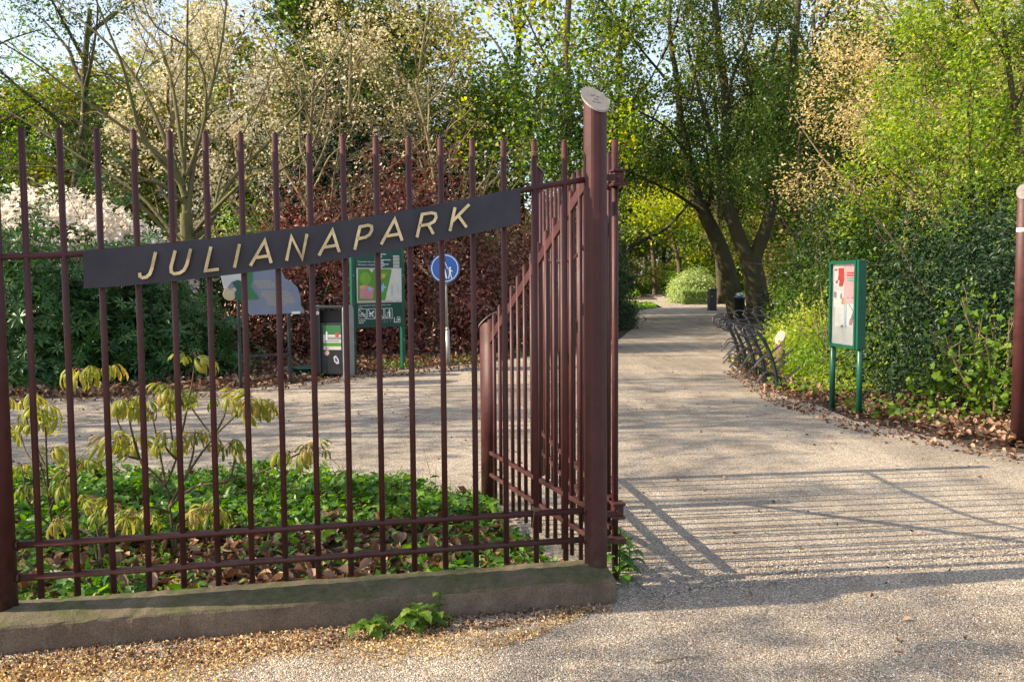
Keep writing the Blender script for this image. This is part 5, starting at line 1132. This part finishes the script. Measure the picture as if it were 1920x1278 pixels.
# --- young horse chestnuts in the bed
def sapling(label, base_px, D_, twigs, seed, kk=(4, 8)):
    rng_ = np.random.default_rng(seed); b_ = ground_at(base_px, D_); root = empty('chestnut_sapling', b_, 0, label=label, cat='sapling'); mb = MB(); lp = []; la = []; ls = []; bud = []
    for (pts, dd) in twigs:
        w3 = smooth_path([P(x, y, D_+dd*i/(len(pts)-1))-b_ for i, (x, y) in enumerate(pts)], 4)
        if pts[0][1] > 980: w3[0][2] = min(w3[0][2], 0)
        mb.tube(w3, [.0085-.005*i/(len(w3)-1) for i in range(len(w3))], 6, cap=False)
        e = w3[-1]; bud.append(e); k = int(rng_.integers(*kk)); a0 = rng_.random()*6.28
        for j in range(k):
            a = a0+j*6.28/k+rng_.normal()*.25; l = .035+.06*rng_.random(); q_ = e+np.array([math.cos(a)*l, math.sin(a)*l, -.03+.07*rng_.random()])
            mb.tube([e, (e+q_)/2+np.array([0, 0, .008]), q_], .0018, 4, cap=False); lp.append(q_); la.append((math.cos(a), math.sin(a), -.12)); ls.append(.065+.075*rng_.random())
    mb.build('branches', M['bark_brown'], root, True)
    la = np.array(la); nr = np.tile(np.array([0, 0, 1.0]), (len(lp), 1))+rng_.normal(size=(len(lp), 3))*.38
    scatter('leaves', TP, np.array(lp), np.array(ls), M['L_chest'], root, rng_, rnd=rng_.random(len(lp))*.82, ax=la, nrm=_norm(nr))
    bd = np.repeat(np.array(bud), 7, axis=0); bd = bd+rng_.normal(size=bd.shape)*.008; scatter('bud_scales', TD, bd, .022, M['L_copper'], root, rng_, .4)
sapling('young chestnut with drooping yellow-green leaves in the middle of the bed', 325, 5.05, [
    ([(325, 1010), (318, 950), (310, 910), (262, 860), (225, 800), (205, 740), (188, 695)], .1), ([(310, 910), (330, 860), (352, 760), (362, 705), (366, 665)], .35), ([(318, 950), (350, 890), (400, 820), (450, 770), (462, 742)], -.1),
    ([(262, 860), (245, 800), (240, 745)], -.2), ([(310, 910), (300, 850), (285, 775)], .2), ([(330, 860), (320, 800), (318, 730)], .1), ([(400, 820), (420, 780), (428, 742)], .2), ([(450, 770), (480, 755)], 0), ([(205, 740), (160, 715), (150, 692)], .1),
    ([(318, 950), (360, 915), (430, 900), (500, 880), (545, 848)], -.2), ([(500, 880), (560, 850), (580, 838)], .2), ([(350, 890), (362, 850), (365, 812)], .1), ([(262, 860), (230, 850), (222, 820)], -.1), ([(285, 775), (275, 770), (262, 755)], 0),
    ([(310, 910), (270, 880), (255, 828)], .1), ([(400, 820), (385, 800), (345, 745)], .3), ([(330, 860), (312, 840), (310, 822)], -.2), ([(430, 900), (440, 860), (432, 830)], .1), ([(318, 960), (280, 950), (250, 965)], -.3), ([(325, 990), (370, 960), (390, 955)], -.3)], 301)
sapling('young chestnut with browner drooping leaves beside the left post', 96, 5.15, [
    ([(98, 1000), (92, 940), (78, 880), (60, 820), (38, 745)], .1), ([(92, 940), (88, 880), (85, 800), (80, 770)], -.2), ([(78, 880), (50, 850), (35, 800)], .2), ([(92, 940), (130, 890), (150, 870)], .1), ([(98, 980), (130, 950), (175, 930)], -.2),
    ([(88, 880), (70, 840), (60, 785)], .1), ([(98, 990), (60, 950), (42, 920)], -.1), ([(130, 890), (110, 870), (95, 845)], .2), ([(92, 960), (110, 920), (120, 905)], -.1), ([(60, 950), (45, 900), (40, 870)], .1)], 302, (3, 6))
sapling('small chestnut shoot with pale leaves low in the bed right of the left post', 190, 4.75, [([(190, 1040), (182, 990), (170, 950)], .0), ([(182, 990), (215, 965), (225, 950)], .1), ([(185, 1010), (140, 985), (118, 975)], .1), ([(185, 1000), (240, 990), (275, 975)], .2)], 303, (2, 4))

# --- weeds along the foot of the plinth
def rosette(label, base, k, L, seed, tall=.0, mat='L_green', name='weed'):
    r_ = np.random.default_rng(seed); root = empty(name, base, 0, label=label, cat='weed'); mb = MB(); vs = []; fs = []
    for i in range(k):
        a = i*2.4+r_.random()*.6; h_ = tall*i/k; l = L*(.65+.5*r_.random())*(1-.35*h_/max(tall, .001) if tall else 1); wd = l*.22; b0_ = len(vs); ca, sa = math.cos(a), math.sin(a); st = 9
        for j in range(st+1):
            t = j/st; ww = wd*math.sin(math.pi*min(1, .10+t*.92))**.8*(1+.22*((j % 2)*2-1))*(0 if j == st else 1); r2 = l*(.1+.9*t*(1-.12*t)); z = h_+.01+l*(.75*t-.95*t*t)*(.9+.4*r_.random()*0)
            for s_ in (-1, 0, 1): vs.append((ca*r2-sa*ww*s_, sa*r2+ca*ww*s_, max(z+(0 if s_ == 0 else wd*.25), .004)))
        for j in range(st):
            p = b0_+3*j; fs += [(p, p+1, p+4, p+3), (p+1, p+2, p+5, p+4)]
    mb.add(vs, fs); o = mb.build('leaves', M[mat], root)
    at = o.data.attributes.new('rnd', 'FLOAT', 'FACE'); at.data.foreach_set('value', np.repeat(r_.random(k), len(fs)//k).astype(np.float32))
    if tall: mb = MB(); mb.tube([(0, 0, 0), (.01, 0, tall)], .004, 6); mb.build('stem', M['L_grass'], root)
b_ = G(697, 1190); rosette('toothed green weed against the plinth, left of the pair', b_, 11, .15, 401, .06)
b_ = G(782, 1180); rosette('larger toothed green weed against the plinth, right of the pair', b_, 15, .17, 402, .10)
b_ = G(822, 1165); rosette('small upright weed shoot at the plinth beside the larger weed', b_, 8, .08, 403, .15)
b_ = G(1160, 1090); rosette('leafy green weed growing at the foot of the gate hinge', b_, 26, .13, 404, .28, 'L_bed'); b_ = G(1178, 1072); rosette('second leafy weed right of the gate hinge', b_, 18, .12, 405, .18, 'L_bed')

# --- straw-coloured husks, grit and twigs in front of the plinth
q = fill([g2(-60, 1225), g2(500, 1185), g2(900, 1140), g2(1130, 1140), g2(1000, 1200), g2(800, 1260), g2(600, 1330), g2(-300, 1400)], 60000, rng)
pn_ = np.sin(q[:, 0]*3.1)+np.sin(q[:, 1]*7.3+q[:, 0]*2.2)+np.sin(q[:, 0]*9.1-q[:, 1]*5)*.6; oo = -((q-FA)@FN)
k_ = rng.random(len(q)) < np.clip(.35+.22*pn_, .02, .8)*np.exp(-((oo-.42)/.22)**2)*1.0; q = q[k_][:12000]
stuff('husk_debris', T_diamond(.7, .3), z_of(q, (.005, .014), rng), .0115, 'L_husk', 'golden-brown husks drifted along the front of the plinth', 'husks', 231, .3)
q = fill([g2(-60, 1215), g2(1137, 1128), g2(1150, 1150), g2(900, 1185), g2(-60, 1300)], 3500, rng)
stuff('dark_debris', TLIT, z_of(q, (.004, .012), rng), .016, 'L_litter', 'dark bits of leaf along the foot of the plinth', 'leaf litter', 232, .5)
def pebbles():
    r_ = np.random.default_rng(240); q = fill([g2(-200, 1500), g2(2200, 1500), g2(2100, 1000), g2(1160, 1000), g2(1150, 1130), g2(-100, 1235)], 34000, r_)
    V = np.array([(1, 0, 0), (.3, .8, 0), (-.8, .5, 0), (-.7, -.6, 0), (.4, -.8, 0), (.1, .1, .7), (-.1, 0, -.4)]); Fs = [(0, 1, 5), (1, 2, 5), (2, 3, 5), (3, 4, 5), (4, 0, 5)]
    o = scatter('grit', (V, Fs), z_of(q, (.0045, .006), r_), .0042*(.5+1.1*r_.random(len(q))**2), M['grit'], None, r_, 4); o['kind'] = 'stuff'; tag(o, 'loose grit and small stones over the gravel in the foreground', 'grit')
mt, n_, bs = newmat('grit_stone'); at = N(n_, 'ShaderNodeAttribute', attribute_name='rnd')
n_.links.new(ramp(n_, at.outputs['Fac'], [(0, (.08, .07, .065)), (.3, (.25, .21, .18)), (.7, (.42, .35, .28)), (.9, (.60, .55, .48)), (1, (.5, .3, .15))]), bs.inputs['Base Color']); bs.inputs['Roughness'].default_value = .6; M['grit'] = mt
pebbles()
q = fill([g2(1205, 1125), g2(1205, 1085), g2(1960, 1000), g2(1960, 1045)], 5200, np.random.default_rng(241))
o = scatter('grit', (np.array([(1, 0, 0), (.3, .8, 0), (-.8, .5, 0), (-.7, -.6, 0), (.4, -.8, 0), (.1, .1, .7)]), [(0, 1, 5), (1, 2, 5), (2, 3, 5), (3, 4, 5), (4, 0, 5)]), z_of(q, (.008, .009), rng), .005*(.5+1.1*rng.random(len(q))**2), M['grit'], None, rng, 4); o['kind'] = 'stuff'; tag(o, 'loose grit lying over the old concrete strip of the entrance', 'grit')
def twig(a, b, r_, label, seed):
    g_ = np.random.default_rng(seed); A = G(*a); B = G(*b); d = (B-A)/5; o = empty('fallen_twig', A, 0, label=label, cat='twig'); mb = MB()
    pts = [d*i+np.append(g_.normal(size=2)*.006, .008+.006*g_.random()) for i in range(6)]; mb.tube(pts, [r_*(1-.12*i) for i in range(6)], 5); d2 = np.array([-d[1], d[0], 0])*.8; mb.tube([pts[3], pts[3]+d*.7+d2+np.array([0, 0, .005])], [r_*.6, r_*.3], 4); mb.build('wood', M['bark_tan'], o, True)
twig((0, 1262), (58, 1265), .006, 'bleached twig on the ground at the bottom left corner', 1); twig((855, 1186), (960, 1172), .004, 'dark twig on the husks below the plinth', 2); twig((1090, 1160), (1170, 1100), .0025, 'thin straw leaning at the right end of the plinth', 3); twig((1222, 1245), (1300, 1236), .003, 'small twig on the sunny gravel bottom centre', 4)

# ================================================================== DISTANT THINGS
def far_bin():
    b_ = G(1335, 582); root = empty('litter_bin', b_, .2, label='dark square litter bin beside the far path, left of the leaning trunk', cat='litter bin')
    D_ = b_[1]; mb = MB(); mb.box((0, 0, .56), (.40, .40, 1.12), None, .03); mb.build('body', M['bin'], root); mb = MB(); mb.box((0, 0, 1.16), (.44, .44, .07), None, .02); mb.build('lid', M['black'], root)
    q_ = MB(); q_.box((-.1, -.203, .78), (.08, .005, .06)); q_.build('sticker', M['orange'], root)
far_bin()
def bench():
    b_ = G(1318, 567); root = empty('park_bench', b_, -.1, label='park bench beside the far path in front of the clipped hedge', cat='bench')
    mb = MB(); [mb.box((.0, -.16+.13*k, .45), (1.9, .11, .035), None, .005) for k in range(3)]; mb.build('seat', M['wood'], root)
    mb = MB(); [mb.box((0, .26+.03*k, .62+.15*k), (1.9, .03, .11), None, .005) for k in range(2)]; mb.build('backrest', M['wood'], root)
    for x in (-.8, .8):
        mb = MB(); mb.box((x, -.14, .22), (.06, .06, .44)); mb.box((x, .2, .22), (.06, .06, .44)); mb.box((x, .27, .62), (.05, .05, .4)); mb.box((x, 0.03, .42), (.05, .4, .04)); mb.build('leg', M['bin'], root)
bench()
def full_bin():
    b_ = ground_at(1386, 34); root = empty('overfull_bin', b_, 0, label='dark bin heaped with white and blue rubbish between the two big trunks', cat='litter bin')
    n = 16; mb = MB(); prof = [(.17, 0), (.20, .9), (.22, .92), (.22, .98), (.19, .98), (.18, .85)]; mb.add([(r_*math.cos(6.2832*k/n), r_*math.sin(6.2832*k/n), z) for r_, z in prof for k in range(n)], [(i*n+k, i*n+(k+1) % n, (i+1)*n+(k+1) % n, (i+1)*n+k) for i in range(5) for k in range(n)]+[tuple(range(5*n, 6*n))]); mb.build('barrel', M['black'], root, True)
    g_ = np.random.default_rng(9)
    for k in range(6):
        bm = bmesh.new(); bmesh.ops.create_icosphere(bm, subdivisions=2, radius=.075)
        for v in bm.verts: v.co *= 1+.35*g_.normal()*.5
        me = bpy.data.meshes.new('rubbish'); bm.to_mesh(me); bm.free(); me.materials.append(M['offwhite' if k % 3 else 'lblue']); o = bpy.data.objects.new('rubbish', me); COL.objects.link(o); o.parent = root
        a = k*1.05; o.location = (.09*math.cos(a), .07*math.sin(a), 1.0+.05*(k % 3)); o.scale = (1.2, 1, .7)
full_bin()
def person():
    b_ = G(1209, 549); root = empty('person', b_, .3, label='walker in black clothes far down the path', cat='person')
    bm = bmesh.new(); J = {}; 
    def V_(n_, x, y, z): J[n_] = bm.verts.new((x, y, z))
    for a in [('pel', 0, 0, .95), ('sp', 0, 0, 1.15), ('ch', 0, 0, 1.38), ('nk', 0, 0, 1.50), ('hd', 0, -.01, 1.60), ('tp', 0, 0, 1.72), ('sl', -.18, 0, 1.42), ('el', -.24, .02, 1.14), ('wl', -.24, -.08, .90), ('hl', -.24, -.11, .80), ('sr', .18, 0, 1.42), ('er', .24, .04, 1.14), ('wr', .25, -.02, .90), ('hr', .25, -.03, .80),
              ('tl', -.10, 0, .90), ('kl', -.11, -.14, .50), ('al', -.11, -.02, .09), ('fl', -.11, -.18, .04), ('tr', .10, 0, .90), ('kr', .11, .05, .50), ('ar', .11, .22, .12), ('fr', .11, .10, .04)]: V_(*a)
    E_ = [('pel', 'sp'), ('sp', 'ch'), ('ch', 'nk'), ('nk', 'hd'), ('hd', 'tp'), ('ch', 'sl'), ('sl', 'el'), ('el', 'wl'), ('wl', 'hl'), ('ch', 'sr'), ('sr', 'er'), ('er', 'wr'), ('wr', 'hr'), ('pel', 'tl'), ('tl', 'kl'), ('kl', 'al'), ('al', 'fl'), ('pel', 'tr'), ('tr', 'kr'), ('kr', 'ar'), ('ar', 'fr')]
    for a, b2 in E_: bm.edges.new((J[a], J[b2]))
    R_ = dict(pel=.15, sp=.14, ch=.16, nk=.055, hd=.10, tp=.06, sl=.075, sr=.075, el=.05, er=.05, wl=.035, wr=.035, hl=.04, hr=.04, tl=.10, tr=.10, kl=.065, kr=.065, al=.045, ar=.045, fl=.045, fr=.045)
    bm.verts.index_update(); names = list(J); me = bpy.data.meshes.new('body'); bm.to_mesh(me); bm.free(); me.materials.append(M['black'])
    o = bpy.data.objects.new('body', me); COL.objects.link(o); o.parent = root; mo = o.modifiers.new('skin', 'SKIN'); sk = me.skin_vertices[0].data
    for i, n2 in enumerate(names): sk[i].radius = (R_[n2], R_[n2]*.85); 
    sk[0].use_root = True; s2 = o.modifiers.new('sub', 'SUBSURF'); s2.levels = s2.render_levels = 1
person()
def bird():
    b_ = G(1247, 569); root = empty('bird', b_, -.7, label='dark bird flying low over the far sunlit path', cat='bird'); bm = bmesh.new()
    pts = [(0.22, 0, .52), (.14, 0, .53), (.0, 0, .50), (-.14, 0, .47), (-.30, 0, .45)]; vs = [bm.verts.new(p) for p in pts]; [bm.edges.new((vs[i], vs[i+1])) for i in range(4)]
    me = bpy.data.meshes.new('body'); bm.to_mesh(me); bm.free(); me.materials.append(M['grey']); o = bpy.data.objects.new('body', me); COL.objects.link(o); o.parent = root; o.modifiers.new('skin', 'SKIN')
    for i, r_ in enumerate((.02, .05, .075, .05, .03)): me.skin_vertices[0].data[i].radius = (r_, r_)
    s2 = o.modifiers.new('sub', 'SUBSURF'); s2.levels = s2.render_levels = 1
    for s_ in (-1, 1):
        mb = MB(); mb.add([(.08, .03*s_, .54), (-.08, .03*s_, .52), (-.12, .20*s_, .64), (.02, .22*s_, .66), (-.10, .42*s_, .70), (.08, .03*s_, .55), (-.08, .03*s_, .53), (-.12, .20*s_, .65), (.02, .22*s_, .67), (-.10, .42*s_, .71)], [(0, 1, 2, 3), (3, 2, 4), (5, 8, 7, 6), (8, 9, 7)]); mb.build('wing', M['black'], root)
bird()
